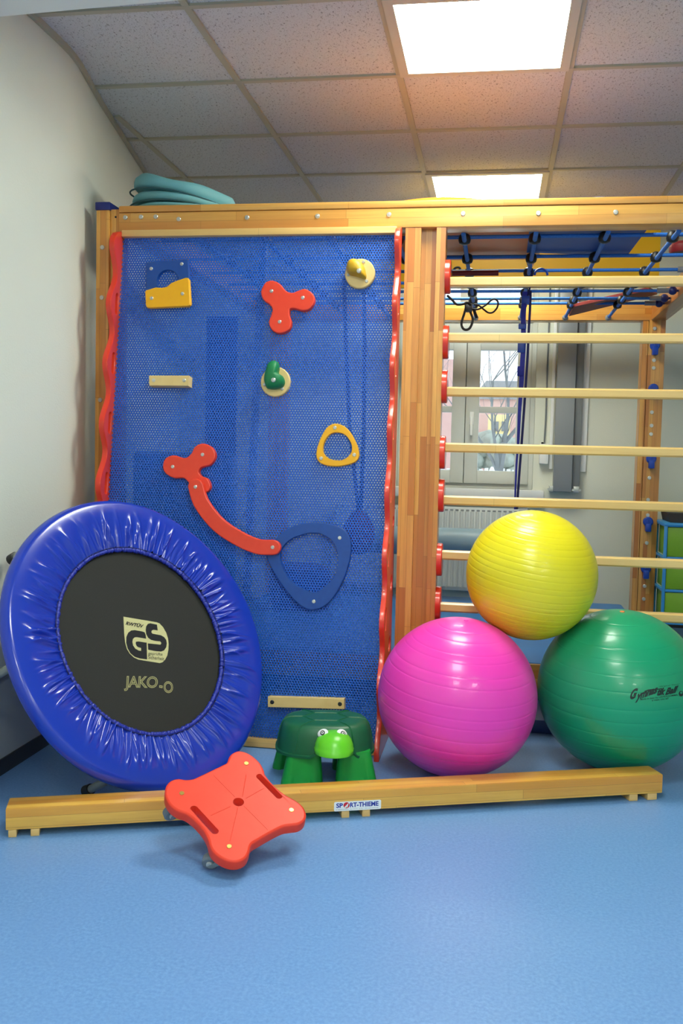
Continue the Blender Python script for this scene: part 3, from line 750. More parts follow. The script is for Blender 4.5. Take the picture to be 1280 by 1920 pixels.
# red bits on the net
p = PZ(1262, 496, NT+.03)
tag(MB().lathe([(.0, 0), (.06, .0), (.066, .01), (.066, .03), (.05, .045), (.0, .05)], 28, Matrix.Translation((SX0-.17, 4.245, NT-.048)) @ Matrix.Scale(.001, 4) if False else Matrix.Translation((p.x-.02, 4.20, NT-.0005)), caps=False).build('balance_disc', 'redmat'), 'dark red round disc on the rope net at the far right', 'disc')
q0 = PZ(1063, 592, NZ-.05); 
rm = MB()
A_ = PY(1066, 590, 5.62); B_ = PY(1232, 549, 5.5); A2 = PY(1076, 572, 5.36); B2 = PY(1216, 541, 5.2)
rm.prism([(0, 0), (1, 0), (1, 1), (0, 1)], [], .018, lambda u, v, w: (A_.lerp(B_, u).lerp(A2.lerp(B2, u), v))+V((0, 0, w-.009)), bev=.003)
tag(rm.build('hanging_mat', 'redmat'), 'dark red mat strip slung under the far ropes of the net', 'mat')
q = PY(850, 497, 4.35); q2 = PY(935, 495, 4.35)
tag(MB().tube([(q.x, 4.25, NZ-.0350), (q2.x, 4.25, NZ-.0345)], .012, 10).build('stick', 'redmat'), 'short red stick caught among the ropes at the left end of the net', 'stick')
# black strap tangle hanging from the net
YS = ty[4]
stp = thing('black_strap', tuple(PY(878, 560, YS)), 'black strap with loops dangling from the rope net beside the middle post', 'strap')
def sp3(px, y=YS): return [PY(a_, b__, y) for a_, b__ in spline(px, 5, False)]
o3, k3 = (820, 420), 5.565
def zz(l): return [(o3[0]+a_/k3, o3[1]+b__/k3) for a_, b__ in l]
def ribbon(mb, pts, w, th, side=None):
    """flat band following pts; side is its width direction"""
    n = len(pts); vs = []; fs = []
    for i, p_ in enumerate(pts):
        t = (V(pts[min(n-1, i+1)])-V(pts[max(0, i-1)])).normalized(); s_ = V(side) if side is not None else t.cross(V((0, 1, 0))).normalized()
        nn = t.cross(s_).normalized(); ww = w[i] if hasattr(w, '__len__') else w
        vs += [V(p_)+s_*ww+nn*th, V(p_)-s_*ww+nn*th, V(p_)-s_*ww-nn*th, V(p_)+s_*ww-nn*th]
    for i in range(n-1):
        for k in range(4): fs.append((i*4+k, i*4+(k+1) % 4, i*4+4+(k+1) % 4, i*4+4+k))
    fs += [(0, 1, 2, 3), (n*4-1, n*4-2, n*4-3, n*4-4)]
    return mb.add(vs, fs)
ribbon(MB(), sp3(zz([(305, 830), (280, 930), (250, 1030), (262, 1085), (295, 1105), (335, 1088), (362, 1030), (365, 980), (335, 900), (325, 840)])), .006, .0035).build('loop', 'leather', stp)
MB().tube(sp3(zz([(360, 890), (430, 888), (510, 840), (560, 795), (600, 785), (630, 815), (622, 870), (580, 920), (530, 925), (480, 890), (430, 850), (380, 840)])), .0048, 8).build('loop', 'leather', stp)
MB().tube(sp3(zz([(375, 890), (395, 940), (412, 982)])), .0075, 8).build('strap_end', 'leather', stp)
MB().tube(sp3(zz([(100, 745), (150, 790), (200, 838), (270, 835), (310, 820), (350, 850)]), YS-.02), .006, 8).build('strap_end', 'leather', stp)
MB().tube(sp3(zz([(150, 500), (185, 460), (225, 455), (235, 485), (200, 505), (165, 490)]), YS-.06), .006, 8).build('loop', 'leather', stp)
MB().box(*sum(([c-.02, c+.02] for c in PY(878, 578, YS)), []), .006).build('buckle', 'darksteel', stp)
# blue webbing straps hanging down behind the rungs
YW = 4.36
hw_ = thing('hanging_strap', tuple(PY(985, 540, YW)), 'long blue webbing straps hanging from the rope net behind the yellow ball', 'strap')
o9, k9 = (820, 620), 6
def z9(l): return [(o9[0]+a_/k9, o9[1]+b__/k9) for a_, b__ in l]
l1 = [(985, -440), (975, -330), (965, -150), (966, 30), (965, 180), (952, 400), (940, 640), (922, 900), (906, 1270), (888, 1500), (873, 1870), (868, 2010)]
l2 = [(1045, -450), (1040, -250), (1025, 0), (1012, 300), (992, 600), (972, 900), (945, 1270), (920, 1600), (901, 1870), (890, 2010)]
p1 = sp3(z9(l1), YW); p2 = sp3(z9(l2), YW+.03)
ribbon(MB(), p1, np.interp(range(len(p1)), [0, len(p1)*.5, len(p1)*.75, len(p1)], [.011, .0105, .005, .0035]), .0016, (1, 0, 0)).build('strap', 'webbing', hw_)
ribbon(MB(), p2, np.interp(range(len(p2)), [0, len(p2)], [.0055, .0055]), .0016, (1, 0, 0)).build('strap', 'navyweb', hw_)
def bk(px, py, w, h):
    c = PY(px, py, YW-.006); return MB().box(c.x-w, c.x+w, c.y-.008, c.y+.006, c.z-h, c.z+h, .004)
bk(977, 652, .016, .022).build('buckle', 'peg', hw_); bk(975, 696, .013, .022).build('buckle', 'webbing', hw_); bk(979, 612, .017, .012).build('buckle', 'peg', hw_); bk(985, 562, .018, .016).build('buckle', 'peg', hw_)
cbn = MB().tube([PY(994+6*cos(t), 489+13*sin(t), YW) for t in [2*pi*k/20 for k in range(20)]], .0035, 6, closed=True); cbn.build('carabiner', 'chrome', hw_)
MB().tube([PY(a_, b__, YW) for a_, b__ in ((995, 500), (997, 520), (992, 545), (988, 560))], .004, 6).build('cord', 'navyweb', hw_)
MB().tube([PY(1014+12*cos(t), 516+12*sin(t), YW) for t in [pi+pi*k/12 for k in range(13)]], .005, 8).build('hook', 'peg', hw_)

# folded teal play tunnel lying on the frame corner
TC = V((PY(343, 380, 3.77).x, 3.80, 0)); tz = BZ1+.004
tu = thing('folded_tunnel', (TC.x, TC.y, tz), 'folded teal fabric play tunnel lying on the left corner of the top beam', 'play tunnel')
def ring(cx, z, r, th, tilt, m, name, ry=1.0, seed=0, par=None):
    rd_ = random.Random(seed); ph = rd_.random()*6; q = Matrix.Translation((cx, TC.y, z)) @ Matrix.Rotation(tilt, 4, 'Y')
    mb = MB(); seg = 72; prof = [(.0, th), (.80, th*1.0), (.93, th*.97), (.99, th*.72), (1.0, th*.45), (.985, th*.15), (.93, 0), (0, 0)]
    vs = []; fs = []
    for a_, z_ in prof:
        for k in range(seg):
            t = 2*pi*k/seg; w = 1+.018*sin(3*t+ph)+.010*sin(7*t+ph*2)
            vs.append(q @ V((r*a_*w*cos(t), r*a_*w*ry*sin(t), z_*(1+.10*sin(2*t+ph)+.06*sin(5*t)))))
    for i in range(len(prof)-1):
        for k in range(seg): fs.append((i*seg+k, i*seg+(k+1) % seg, (i+1)*seg+(k+1) % seg, (i+1)*seg+k))
    return mb.add(vs, fs).build(name, m, par or tu, sharp=60)
ring(TC.x, tz+.002, .215, .022, R(0), 'tealcloth', 'fabric_fold', seed=1)
ring(TC.x-.004, tz+.027, .213, .034, R(5), 'tealcloth', 'fabric_fold', seed=2)
ring(TC.x-.008, tz+.066, .207, .056, R(12), 'tealcloth', 'fabric_fold', seed=3)
for k, (z, tl) in enumerate(((.024, 3), (.064, 9))):
    q = Matrix.Translation((TC.x-.009, TC.y, tz+z)) @ Matrix.Rotation(R(tl), 4, 'Y')
    MB().tube([q @ V((.214*cos(2*pi*i/60), .214*sin(2*pi*i/60), .003*sin(6*pi*i/60))) for i in range(60)], .0035, 6, closed=True).build('binding', 'tealdark', tu)

# ================================================================== BEHIND THE FRAME
# big blue floor mat inside the frame on a low wooden base
MZ = .2; MY0 = PZ(1000, 1244, MZ).y; MY1 = 5.86
tag(MB().box(-1.36, RX0-.06, MY0+.02, MY1, .125, MZ, .014).build('floor_mat', 'bluemat'), 'large blue gym mat lying inside the climbing frame behind the balls', 'mat')
bs = thing('mat_base', (0, MY0, 0), 'low wooden edged base under the large blue mat', 'base')
MB().box(-1.36, RX0-.06, MY0, MY0+.018, .085, .196, .003).build('front_board', 'beam', bs)
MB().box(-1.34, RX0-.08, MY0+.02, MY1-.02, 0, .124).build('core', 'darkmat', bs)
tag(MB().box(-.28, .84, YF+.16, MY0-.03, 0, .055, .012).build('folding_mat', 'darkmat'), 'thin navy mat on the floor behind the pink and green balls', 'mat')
# a crash mat standing on edge at the left, seen through the perforated sheet
qm = Matrix.Translation((PY(247, 900, 3.76).x, 3.76, 0)) @ Matrix.Rotation(R(-4), 4, 'Z')
tag(MB().box(0, .43, 0, .10, .0005, PY(300, 848, 3.75).z, .02, qm).build('crash_mat', 'bluemat'), 'blue crash mat standing upright behind the left half of the perforated sheet', 'mat')
tag(MB().box(PY(388, 700, 4.15).x, PY(446, 700, 4.15).x, 4.12, 4.15, .205, 1.66, .012).build('hanging_cloth', 'navyweb'), 'dark blue cloth hanging behind the left half of the perforated sheet', 'cloth')
YBg = 4.30; bc = PY(672, 1000, YBg)
sg = thing('hanging_bag', (bc.x, YBg, bc.z), 'red and blue bag hung on two cords behind the perforated sheet', 'bag')
MB().lathe([(.001, -.10), (.05, -.085), (.075, -.03), (.072, .03), (.045, .085), (.012, .11)], 28, Matrix.Translation(bc), caps=False).build('bag_body', 'redmat', sg)
MB().tube([PY(a_, b__, YBg) for a_, b__ in ((672, 960), (655, 800), (648, 640), (645, 520))], .009, 8).build('cord', 'navyweb', sg)
MB().tube([PY(a_, b__, YBg) for a_, b__ in ((676, 960), (682, 800), (683, 640), (682, 520))], .009, 8).build('cord', 'navyweb', sg)
cc_ = PY(575, 1075, 5.2)
tag(MB().box(-.20, .12, -.14, .14, 0, .24, .06, Matrix.Translation((cc_.x, 5.2, MZ+.0005)) @ Matrix.Rotation(.4, 4, 'Z')).build('seat_cushion', 'navyweb'), 'dark blue cushion on the mat seen through the blue triangular ring', 'cushion')
# padded grey bolster bench in front of the radiator
yb = 5.72; z0_ = PY(850, 1043, yb).z; z1_ = PY(850, 992, yb-.09).z; rb_ = (z1_-z0_)/2
bn = thing('padded_bench', (-.2, yb, MZ), 'grey blue padded roll on supports in front of the radiator', 'padded roll')
MB().tube([(-.78, yb, z0_+rb_), (PY(935, 1000, yb).x, yb, z0_+rb_)], rb_, 32).build('bolster', 'bolster', bn)
for x in (-.62, PY(912, 1000, yb).x-.03): MB().box(x-.03, x+.03, yb-.05, yb+.05, MZ+.0005, z0_+.02, .004).build('support', 'metaldark', bn)

# plastic drawer tower at the far right
yd = 5.62; dx0, dzt = PY(1246, 982, yd).x, PY(1246, 982, yd).z; dx1 = dx0+.36
dr = thing('drawer_tower', (dx0, yd, 0), 'light blue plastic drawer tower with lime green drawers at the right edge', 'drawer unit')
f = MB(); dh = (PY(1244, 1049, yd).z - PY(1243, 1110, yd).z); dz = [dzt-.012]
while dz[-1] > .12 and len(dz) < 4: dz.append(dz[-1]-dh)
dz[-1] = max(dz[-1], .02)
for x in (dx0, dx1-.018):
    for y in (yd, yd+.30): f.box(x, x+.018, y, y+.02, 0, dzt, .004)
for z in dz: 
    f.box(dx0+.018, dx1-.018, yd+.001, yd+.018, z-.005, z+.010, .003)
    for x in (dx0, dx1-.016): f.box(x, x+.016, yd+.02, yd+.30, z-.005, z+.010, .003)
f.box(dx0-.003, dx1+.003, yd-.004, yd+.325, dzt-.012, dzt+.006, .005)
f.build('drawer_frame', 'boxblue', dr)
for i in range(len(dz)-1):
    o = MB().box(dx0+.019, dx1-.019, yd+.004, yd+.29, dz[i+1]+.012, dz[i]-.008, .005).build('drawer', 'boxgreen', dr)
    MB().box(dx0+.15, dx1-.13, yd-.006, yd+.006, dz[i+1]+.02, dz[i+1]+.055, .005).build('handle', 'boxgreendark', o)
ty0 = thing('black_tray', (dx0+.05, yd+.1, dzt+.006), 'flat black tray lying on top of the drawer tower', 'tray')
pzt = PY(1255, 962, yd+.02).z
MB().prism([(dx0+.02, yd+.03), (dx1-.02, yd+.03), (dx1-.02, yd+.28), (dx0+.02, yd+.28)], [], pzt, lambda u, v, w: (u+(.015 if u < dx0+.1 else -.015)*(1-(w-dzt)/(pzt-dzt)), v, w), bev=.006, base=dzt+.0065).build('tray_body', 'tray', ty0)

# ================================================================== GYM BALLS
def ball(name, c, r, m, label, tilt, ridges=15, start=-1.15, end=1.2, seed=0):
    rd_ = random.Random(seed); t = thing(name, tuple(c), label, 'gym ball', 'gym balls stacked beside the ladder')
    gl_ = [start+(end-start)*(i+rd_.uniform(-.2, .2))/ridges for i in range(ridges+1)]
    lat = sorted(set([-pi/2+pi*i/60 for i in range(61)] + [g_+d for g_ in gl_ for d in (-.014, -.007, 0, .007, .014)]))
    prof = []
    for a in lat:
        d = min(abs(a-g_) for g_ in gl_); rr = r - .0007*max(0, 1-d/.012)
        prof.append((max(.0005, rr*cos(a)), rr*sin(a)))
    q = Matrix.Translation(c) @ tilt
    MB().lathe(prof, 96, q, caps=False).build('ball_shell', m, t, sharp=80)
    d = q.to_3x3() @ V((0, 0, 1))
    MB().disc(V(c)+d*(r-.001), d, .008, .003, 12).build('plug', 'plug' if m == 'ballgreen' else m, t); return t
RP, RGn, RYl = .264, .276, .222
def along(px, py, y): return PY(px, py, y)
cP = along(856.5, 1304, 3.165); cP.z = RP+.0008
rg = ray(1160.5, 1293); yG = 3.19; cG = along(1160.5, 1293, yG); k = (RGn+.0008-CAM_H)/(cG.z-CAM_H); cG = along(1160.5, 1293, yG*k)
need = RP+RGn+.001; dx = math.sqrt(max(0, need**2-(cG.y-cP.y)**2-(cG.z-cP.z)**2)); 
if cG.x-cP.x < dx: cG.x = cP.x+dx
cY = along(977, 1080.5, 3.30)
for _ in range(40):    # let the yellow ball settle on the two below
    for c_, r_ in ((cP, RP), (cG, RGn)):
        d = cY-c_; gap = RYl+r_+.0006-d.length
        cY = cY + d.normalized()*gap*.5
rt_ = lambda a, b: Matrix.Rotation(R(a), 4, 'X') @ Matrix.Rotation(R(b), 4, 'Y')
print('BALLS', cP, cG, cY)
ball('gym_ball', cP, RP, 'ballpink', 'pink gym ball on the floor at the left of the three balls', rt_(6, 5), 15, seed=1)
bg = ball('gym_ball', cG, RGn, 'ballgreen', 'green gym ball with black lettering cut by the right edge', rt_(6, -1), 13, seed=2)
ball('gym_ball', cY, RYl, 'ballyellow', 'yellow gym ball resting on top of the pink and the green ball', rt_(8, 8), 22, -1.0, 1.15, seed=3)
# black print on the green ball: picture point -> ball surface
def on_ball(px, py, c, r):
    d = ray(px, py); o = EYE-c; A = d.dot(d); B = 2*d.dot(o); Cc = o.dot(o)-r*r; D = max(0, B*B-4*A*Cc)
    return EYE + d*((-B-math.sqrt(D))/(2*A))
bo, bk_ = (1120, 1200), 8.0
def ball_print(name, body, a, b, c, **k):   # a: lower left, b: lower right, c: upper left (crop pixels)
    a, b, c = (V((bo[0]+p[0]/bk_, bo[1]+p[1]/bk_)) for p in (a, b, c))
    def fn(s, t):
        p = a+(b-a)*s+(c-a)*t; return on_ball(p.x, p.y, cG, RGn+.0007)
    return lettering(name, body, fn, 'print', bg, **k)
ball_print('lettering', 'G', (480, 900), (590, 870), (500, 745), offset=.05, shear=.35)
ball_print('lettering', 'ymnas', (560, 945), (890, 830), (575, 820), offset=.05, shear=.3)
ball_print('lettering', 'tik', (888, 838), (1010, 822), (905, 725), offset=.05, shear=.3)
ball_print('lettering', 'Ball', (1010, 830), (1190, 790), (1030, 722), offset=.05, shear=.3)
def ball_line(pts, w):
    q = []; n = len(pts)
    P = [on_ball(bo[0]+x/bk_, bo[1]+y/bk_, cG, RGn+.0007) for x, y in pts]
    U = [on_ball(bo[0]+x/bk_, bo[1]+(y+w)/bk_, cG, RGn+.0007) for x, y in pts]
    mb = MB(); mb.add(P+U, [(i, i+1, n+i+1, n+i) for i in range(n-1)]); return mb.build('swash', 'print', bg, smooth=False)
ball_line([(700, 765), (760, 742), (830, 735), (900, 732), (960, 722)], 16)
ball_line([(1190, 780), (1196, 740), (1205, 700), (1215, 668)], 12); 
ball_print('lettering', 'Original "Pezzi"', (930, 712), (1228, 672), (932, 690), offset=.0)
ball_print('lettering', 'Made in Italy by LEDRAGOMMA', (640, 912), (1200, 842), (642, 880), offset=.01)
ball_print('lettering', 'ø max. cm. 65', (812, 920), (1060, 890), (814, 892), offset=.01)
ex, ey = 1250, 805
P_ = [on_ball(bo[0]+(ex+34*cos(t))/bk_, bo[1]+(ey+42*sin(t))/bk_, cG, RGn+.0007) for t in [2*pi*i/20 for i in range(20)]]
P2_ = [on_ball(bo[0]+(ex+4+17*cos(t))/bk_, bo[1]+(ey-14+17*sin(t))/bk_, cG, RGn+.0007) for t in [2*pi*i/20 for i in range(20)]]
MB().add(P_+P2_, [(i, (i+1) % 20, 20+(i+1) % 20, 20+i) for i in range(20)]).build('emblem', 'print', bg, smooth=False)

# ================================================================== BALANCE BEAM
b0 = V((-1.2825, 2.3605)); b1 = V((.5535, 3.0695)); bd = (b1-b0); bl = bd.length; ba = math.atan2(bd.y, bd.x)
bb = thing('balance_beam', (b0.x, b0.y, 0), 'long low varnished wooden balance beam lying across the floor', 'balance beam', rot=(0, 0, ba))
MB().box(0, bl, 0, .087, .021, .081, .004).build('beam', 'balance', bb)
def bx_at(px, py):  # distance along the front face for a picture point on it
    n = V((bd.y, -bd.x, 0)).normalized(); p = PP(px, py, V((b0.x, b0.y, 0)), n); return (V((p.x, p.y))-b0).dot(bd.normalized()), p.z
for pa, pb in (((15, 1562), (31, 1562)), ((57, 1562), (74, 1562)), ((640, 1533), (655, 1532)), ((679, 1530), (694, 1529)), ((1180, 1494), (1196, 1493)), ((1214, 1491), (1232, 1490))):
    u0, u1 = bx_at(*pa)[0], bx_at(*pb)[0]; MB().box(u0, u1, .001, .086, 0, .0212, .003).build('foot', 'batten', bb)
# maker's sticker
ul = bx_at(626, 1512); ur = bx_at(714, 1508); st_ = (bx_at(628, 1504)[1]+bx_at(714, 1499)[1])/2; sb_ = (bx_at(628, 1521)[1]+bx_at(712, 1517)[1])/2
us, ue = ul[0], ur[0]; sh = st_-sb_; sl = ue-us
cr_ = sh*.16; rr = []
for cx, cz, a0 in ((ue-cr_, st_-cr_, 0), (us+cr_, st_-cr_, 90), (us+cr_, sb_+cr_, 180), (ue-cr_, sb_+cr_, 270)):
    rr += [(cx+cr_*cos(R(a0+15*i)), cz+cr_*sin(R(a0+15*i))) for i in range(7)]
sk = MB().prism(rr, [], .0006, lambda u, v, w: (u, -w, v)).build('sticker', 'white', bb)
def sfn(x0, x1, y0, y1, e=.0009): return lambda s, t: (us+sl*(x0+(x1-x0)*s), -e, sb_+sh*(y0+(y1-y0)*t))
lettering('lettering', 'SP', sfn(.045, .185, .36, .86), 'stickerblue', sk, offset=.035)
lettering('lettering', 'RT-THIEME', sfn(.335, .945, .36, .86), 'stickerblue', sk, offset=.035)
lettering('lettering', 'D-38368 Grasleben  Tel. 0 53 57 / 18 18 1  www.sport-thieme.de', sfn(.045, .945, .10, .22), 'metaldark', sk)
ecx, ecz = us+sl*.262, sb_+sh*.6
MB().prism(circle(ecx, ecz, sh*.33, n=28), [], .0009, lambda u, v, w: (u, -w, v), base=.0007).build('emblem', 'stickerred', sk)
MB().prism([(ecx-.010*sl, ecz-.3*sh), (ecx-.05*sl, ecz-.2*sh), (ecx-.015*sl, ecz-.05*sh), (ecx+.045*sl, ecz+.26*sh), (ecx+.018*sl, ecz-.28*sh), (ecx, ecz-.12*sh)], [], .0012, lambda u, v, w: (u, -w, v), base=.001).build('emblem_figure', 'white', sk)

# ================================================================== SCOOTER BOARD
def sq_basis():
    n = V((.1987, -.4041, .8929)).normalized(); return n
SN = sq_basis(); SC = EYE + ray(447, 1503.7)*(2.395/ray(447, 1503.7).y)
def sp(px, py, w=0): return PP(px, py, SC+SN*w, SN)
so, sk_ = (260, 1380), 3.556
sa = (sp(429.6, 1587.3)-sp(340.7, 1487.4)).normalized(); sb2 = SN.cross(sa)
def sl2(px, py): d = sp(so[0]+px/sk_, so[1]+py/sk_)-SC; return (d.dot(sa), d.dot(sb2))
def s3(u, v, w): return SC+sa*u+sb2*v+SN*w
sc_ = thing('scooter_board', tuple(SC-V((0, 0, SC.z))), 'coral red plastic scooter board tipped up against the balance beam', 'scooter board')
top = [(588, 172), (608, 125), (648, 100), (690, 98), (742, 118), (800, 165), (832, 215), (842, 250), (872, 292), (920, 342), (985, 392), (1050, 428), (1098, 470), (1117, 520), (1105, 560), (1068, 586), (1015, 594), (960, 604), (880, 644), (800, 690), (752, 722), (738, 770), (715, 810), (670, 834), (615, 836), (555, 815), (500, 775), (474, 732), (464, 690), (440, 640), (400, 588), (350, 540), (308, 512), (258, 495), (210, 460), (180, 410), (174, 362), (188, 318), (222, 290), (265, 281), (312, 287), (362, 282), (420, 256), (500, 218), (558, 190)]
ol = [tuple(p) for p in spline([V(sl2(*p)) for p in top], 4)]
def slot(a, b, r=.0085):
    a = V(sl2(*a)); b = V(sl2(*b)); t = (b-a).normalized(); n = V((-t.y, t.x)); an = math.atan2(n.y, n.x)
    return [tuple(a+V((cos(an+pi*i/8), sin(an+pi*i/8)))*r) for i in range(9)] + [tuple(b+V((cos(an+pi+pi*i/8), sin(an+pi+pi*i/8)))*r) for i in range(9)]
hc = sl2(665, 440)
holes = [slot((368, 484), (508, 634)), slot((806, 270), (934, 400)), circle(hc[0], hc[1], .0135, n=20)]
MB().prism(ol, holes, 0, s3, bev=.006, base=-.030).build('board', 'scooter', sc_, sharp=50)
rbm = MB()   # fine moulding lines from the centre
for a_, b__ in (((640, 405), (500, 262)), ((690, 405), (715, 260)), ((700, 465), (860, 625)), ((660, 475), (608, 700)), ((715, 415), (830, 350)), ((610, 470), (480, 530))):
    p = sl2(*a_); q = sl2(*b__); rbm.tube([s3(p[0], p[1], -.0004), s3(q[0], q[1], -.0005)], .0012, 6)
rbm.build('moulding_lines', 'scooter', sc_)
for (px, py), dv in (((717, 183), (-1, 0, 0)), ((287, 382), (-.75, -.6, 0)), ((603, 737), (-1, -.06, 0)), ((1017, 494), (0, 1, 0))):
    u, v = sl2(px, py); MB().disc(s3(u, v, -.0005), SN, .0065, .0022, 14).build('screw', 'brass', sc_)
    w = .0  # caster under each corner
    k = 1.0; cu2 = (u*k, v*k)
    ca = MB().disc(s3(cu2[0], cu2[1], -.0305), -SN, .017, .006, 16)
    dirv = V(dv); dirv = (dirv-SN*dirv.dot(SN)).normalized(); ax_ = SN.cross(dirv).normalized()
    hub = s3(cu2[0], cu2[1], -.066)+dirv*(.042 if px == 603 else .024)
    for sgn in (-1, 1):
        c0 = s3(cu2[0], cu2[1], -.036)+ax_*sgn*.0125
        vs = [c0-dirv*.012, c0+dirv*.012, hub+ax_*sgn*.0125+dirv*.008-SN*.006, hub+ax_*sgn*.0125-dirv*.008-SN*.006]
        ca.add(vs+[p+ax_*sgn*.002 for p in vs], [(0, 1, 2, 3), (7, 6, 5, 4), (0, 4, 5, 1), (1, 5, 6, 2), (2, 6, 7, 3), (3, 7, 4, 0)])
    cs = ca.build('caster', 'tube', sc_)
    MB().disc(hub-ax_*.0095, ax_, .0215, .019, 26, .004).build('wheel', 'wheel', cs)
    MB().disc(hub-ax_*.0145, ax_, .009, .029, 16, .002).build('hub', 'hub', cs)

# ================================================================== TRAMPOLINE
TCn = V((-1.0904, 2.8789, .4577)); az, el = R(60), R(28)
Tn = V((sin(az)*cos(el), -cos(az)*cos(el), sin(el))); Ta = V((0, 0, 1)).cross(Tn).normalized(); Tb = Tn.cross(Ta)
RO, RI = .4853, .3076
def t3d(u, v, w): return TCn+Ta*u+Tb*v+Tn*w
tp = thing('mini_trampoline', (TCn.x, TCn.y, 0), 'round mini trampoline with gathered blue padded rim leaning on the left wall', 'trampoline')
MB().lathe([(.0005, -.004), (RI+.03, -.004)], 96, Matrix.Translation(TCn) @ Matrix((Ta, Tb, Tn)).transposed().to_4x4(), caps=False).build('jumping_mat', 'mesh', tp)
# padded rim: gathered folds grow towards the elastic hem
rd_ = random.Random(11)
nS = 1080; 
def folds(seed, n):
    rr_ = random.Random(seed); th = np.zeros(n); 
    x = np.linspace(0, 2*np.pi, n, endpoint=False)
    return x
x = np.linspace(0, 2*np.pi, nS, endpoint=False)
def ridged(count, seed, jit=.35):
    rr_ = np.random.RandomState(seed); c = (np.arange(count)+rr_.uniform(-jit, jit, count))*2*np.pi/count
    wd = rr_.uniform(.45, .95, count)*2*np.pi/count; am = rr_.uniform(.35, 1.0, count); ln = rr_.uniform(.5, 1.0, count); sl_ = rr_.uniform(-.10, .10, count)
    return c, wd, am, ln, sl_
RG = [(ridged(78, 3), .0130), (ridged(130, 8), .0075)]
def fold_h(theta, s):
    """s: 0 at the outside of the rim, 1 at the hem"""
    h = np.zeros_like(theta)
    for (c, wd, am, ln, sl_), A in RG:
        for i in range(len(c)):
            st_ = 1-.92*ln[i]
            if s <= st_*.8+.02: continue
            g = min(1, (s-st_*.8)/.5); g = g*g*(3-2*g)
            d = (theta-c[i]-sl_[i]*(1-s)+np.pi) % (2*np.pi)-np.pi
            h += A*am[i]*g*np.exp(-(d/(wd[i]*.31*(1.3-.45*s)))**2)
    return h
prof = []   # (radius, height, s): round the tube from behind, over the top, down to the hem
for i in range(13):
    a = pi*1.25 - i/12*pi*.85; prof.append((RO-.030+.030*-cos(a) if False else RO-.030+.030*cos(pi-a+0) if False else RO-.030+.030*cos(-(1-i/12)*pi*.62+pi*.0+ (i/12)*pi*.36), .030*sin(-(1-i/12)*pi*.62+(i/12)*pi*.36), 0))
ra, ha = prof[-1][0], prof[-1][1]
for i in range(1, 25):
    t = i/24; r_ = ra+(RI+.006-ra)*t; h_ = ha + .006*sin(pi*min(1, t*1.2))*(1-t) - (ha-.010)*t**2.0
    prof.append((r_, h_, t))
vs = np.zeros((len(prof), nS, 3)); ta, tb_, tn_, tc_ = map(np.array, (Ta, Tb, Tn, TCn))
for i, (r_, h_, s) in enumerate(prof):
    f_ = fold_h(x, s) if s > 0 else np.zeros(nS); hh = h_ + f_ - (.006*s if s > 0 else 0)
    rr_ = r_ + (f_*.25 if s > 0 else 0) + .0015*np.sin(5*x+1)*(1-s)
    vs[i] = tc_ + rr_[:, None]*(np.cos(x)[:, None]*ta+np.sin(x)[:, None]*tb_) + hh[:, None]*tn_
P = vs.reshape(-1, 3); ii, kk = np.meshgrid(np.arange(len(prof)-1), np.arange(nS), indexing='ij'); k2 = (kk+1) % nS
Fq = np.stack([ii*nS+kk, ii*nS+k2, (ii+1)*nS+k2, (ii+1)*nS+kk], -1).reshape(-1, 4)
pad = MB(); pad.v = [tuple(p) for p in P]; pad.f = [tuple(int(a) for a in f) for f in Fq]
pad_o = pad.build('padded_rim', 'vinyl', tp, sharp=120)
# elastic hem with a stitched seam
hm = MB(); pts = []; nh = 720; hr = np.random.RandomState(4).uniform(-1, 1, nh)
for k in range(nh):
    a = 2*pi*k/nh; r_ = RI+.002+.0012*hr[k]; pts.append(t3d(r_*cos(a), r_*sin(a), .0055+.0012*hr[(k*7) % nh]))
hm.tube(pts, [.0072+.0018*hr[(k*3) % nh] for k in range(nh)], 8, closed=True).build('elastic_hem', 'hem', tp, sharp=90)
sm = MB(); sm.tube([t3d((RI+.0085)*cos(a), (RI+.0085)*sin(a), .0118) for a in [2*pi*k/240 for k in range(240)]], .0011, 5, closed=True); sm.build('seam', 'thread', tp)
MB().tube([t3d((RO-.03)*cos(a), (RO-.03)*sin(a), -.003) for a in [2*pi*k/72 for k in range(72)]], .017, 10, closed=True).build('steel_ring', 'tube', tp)
for th in (0, 60, 123, 180, 240, 300):
    a = R(th); e_ = V((0, 0, 0)); r0 = RO-.045; r1 = RO-.038 if th != 123 else RO-.030; ln = .196 if th != 123 else .205
    lg = MB().tube([t3d(r0*cos(a), r0*sin(a), -.018), t3d(r1*cos(a), r1*sin(a), -ln+.028)], .0125, 14).build('leg', 'tube', tp)
    MB().tube([t3d(r1*cos(a), r1*sin(a), -ln+.03), t3d(r1*cos(a), r1*sin(a), -ln+.022), t3d(r1*cos(a), r1*sin(a), -ln+.002), t3d(r1*cos(a), r1*sin(a), -ln)], [.0165, .017, .0185, .016], 16).build('rubber_foot', 'black', lg)
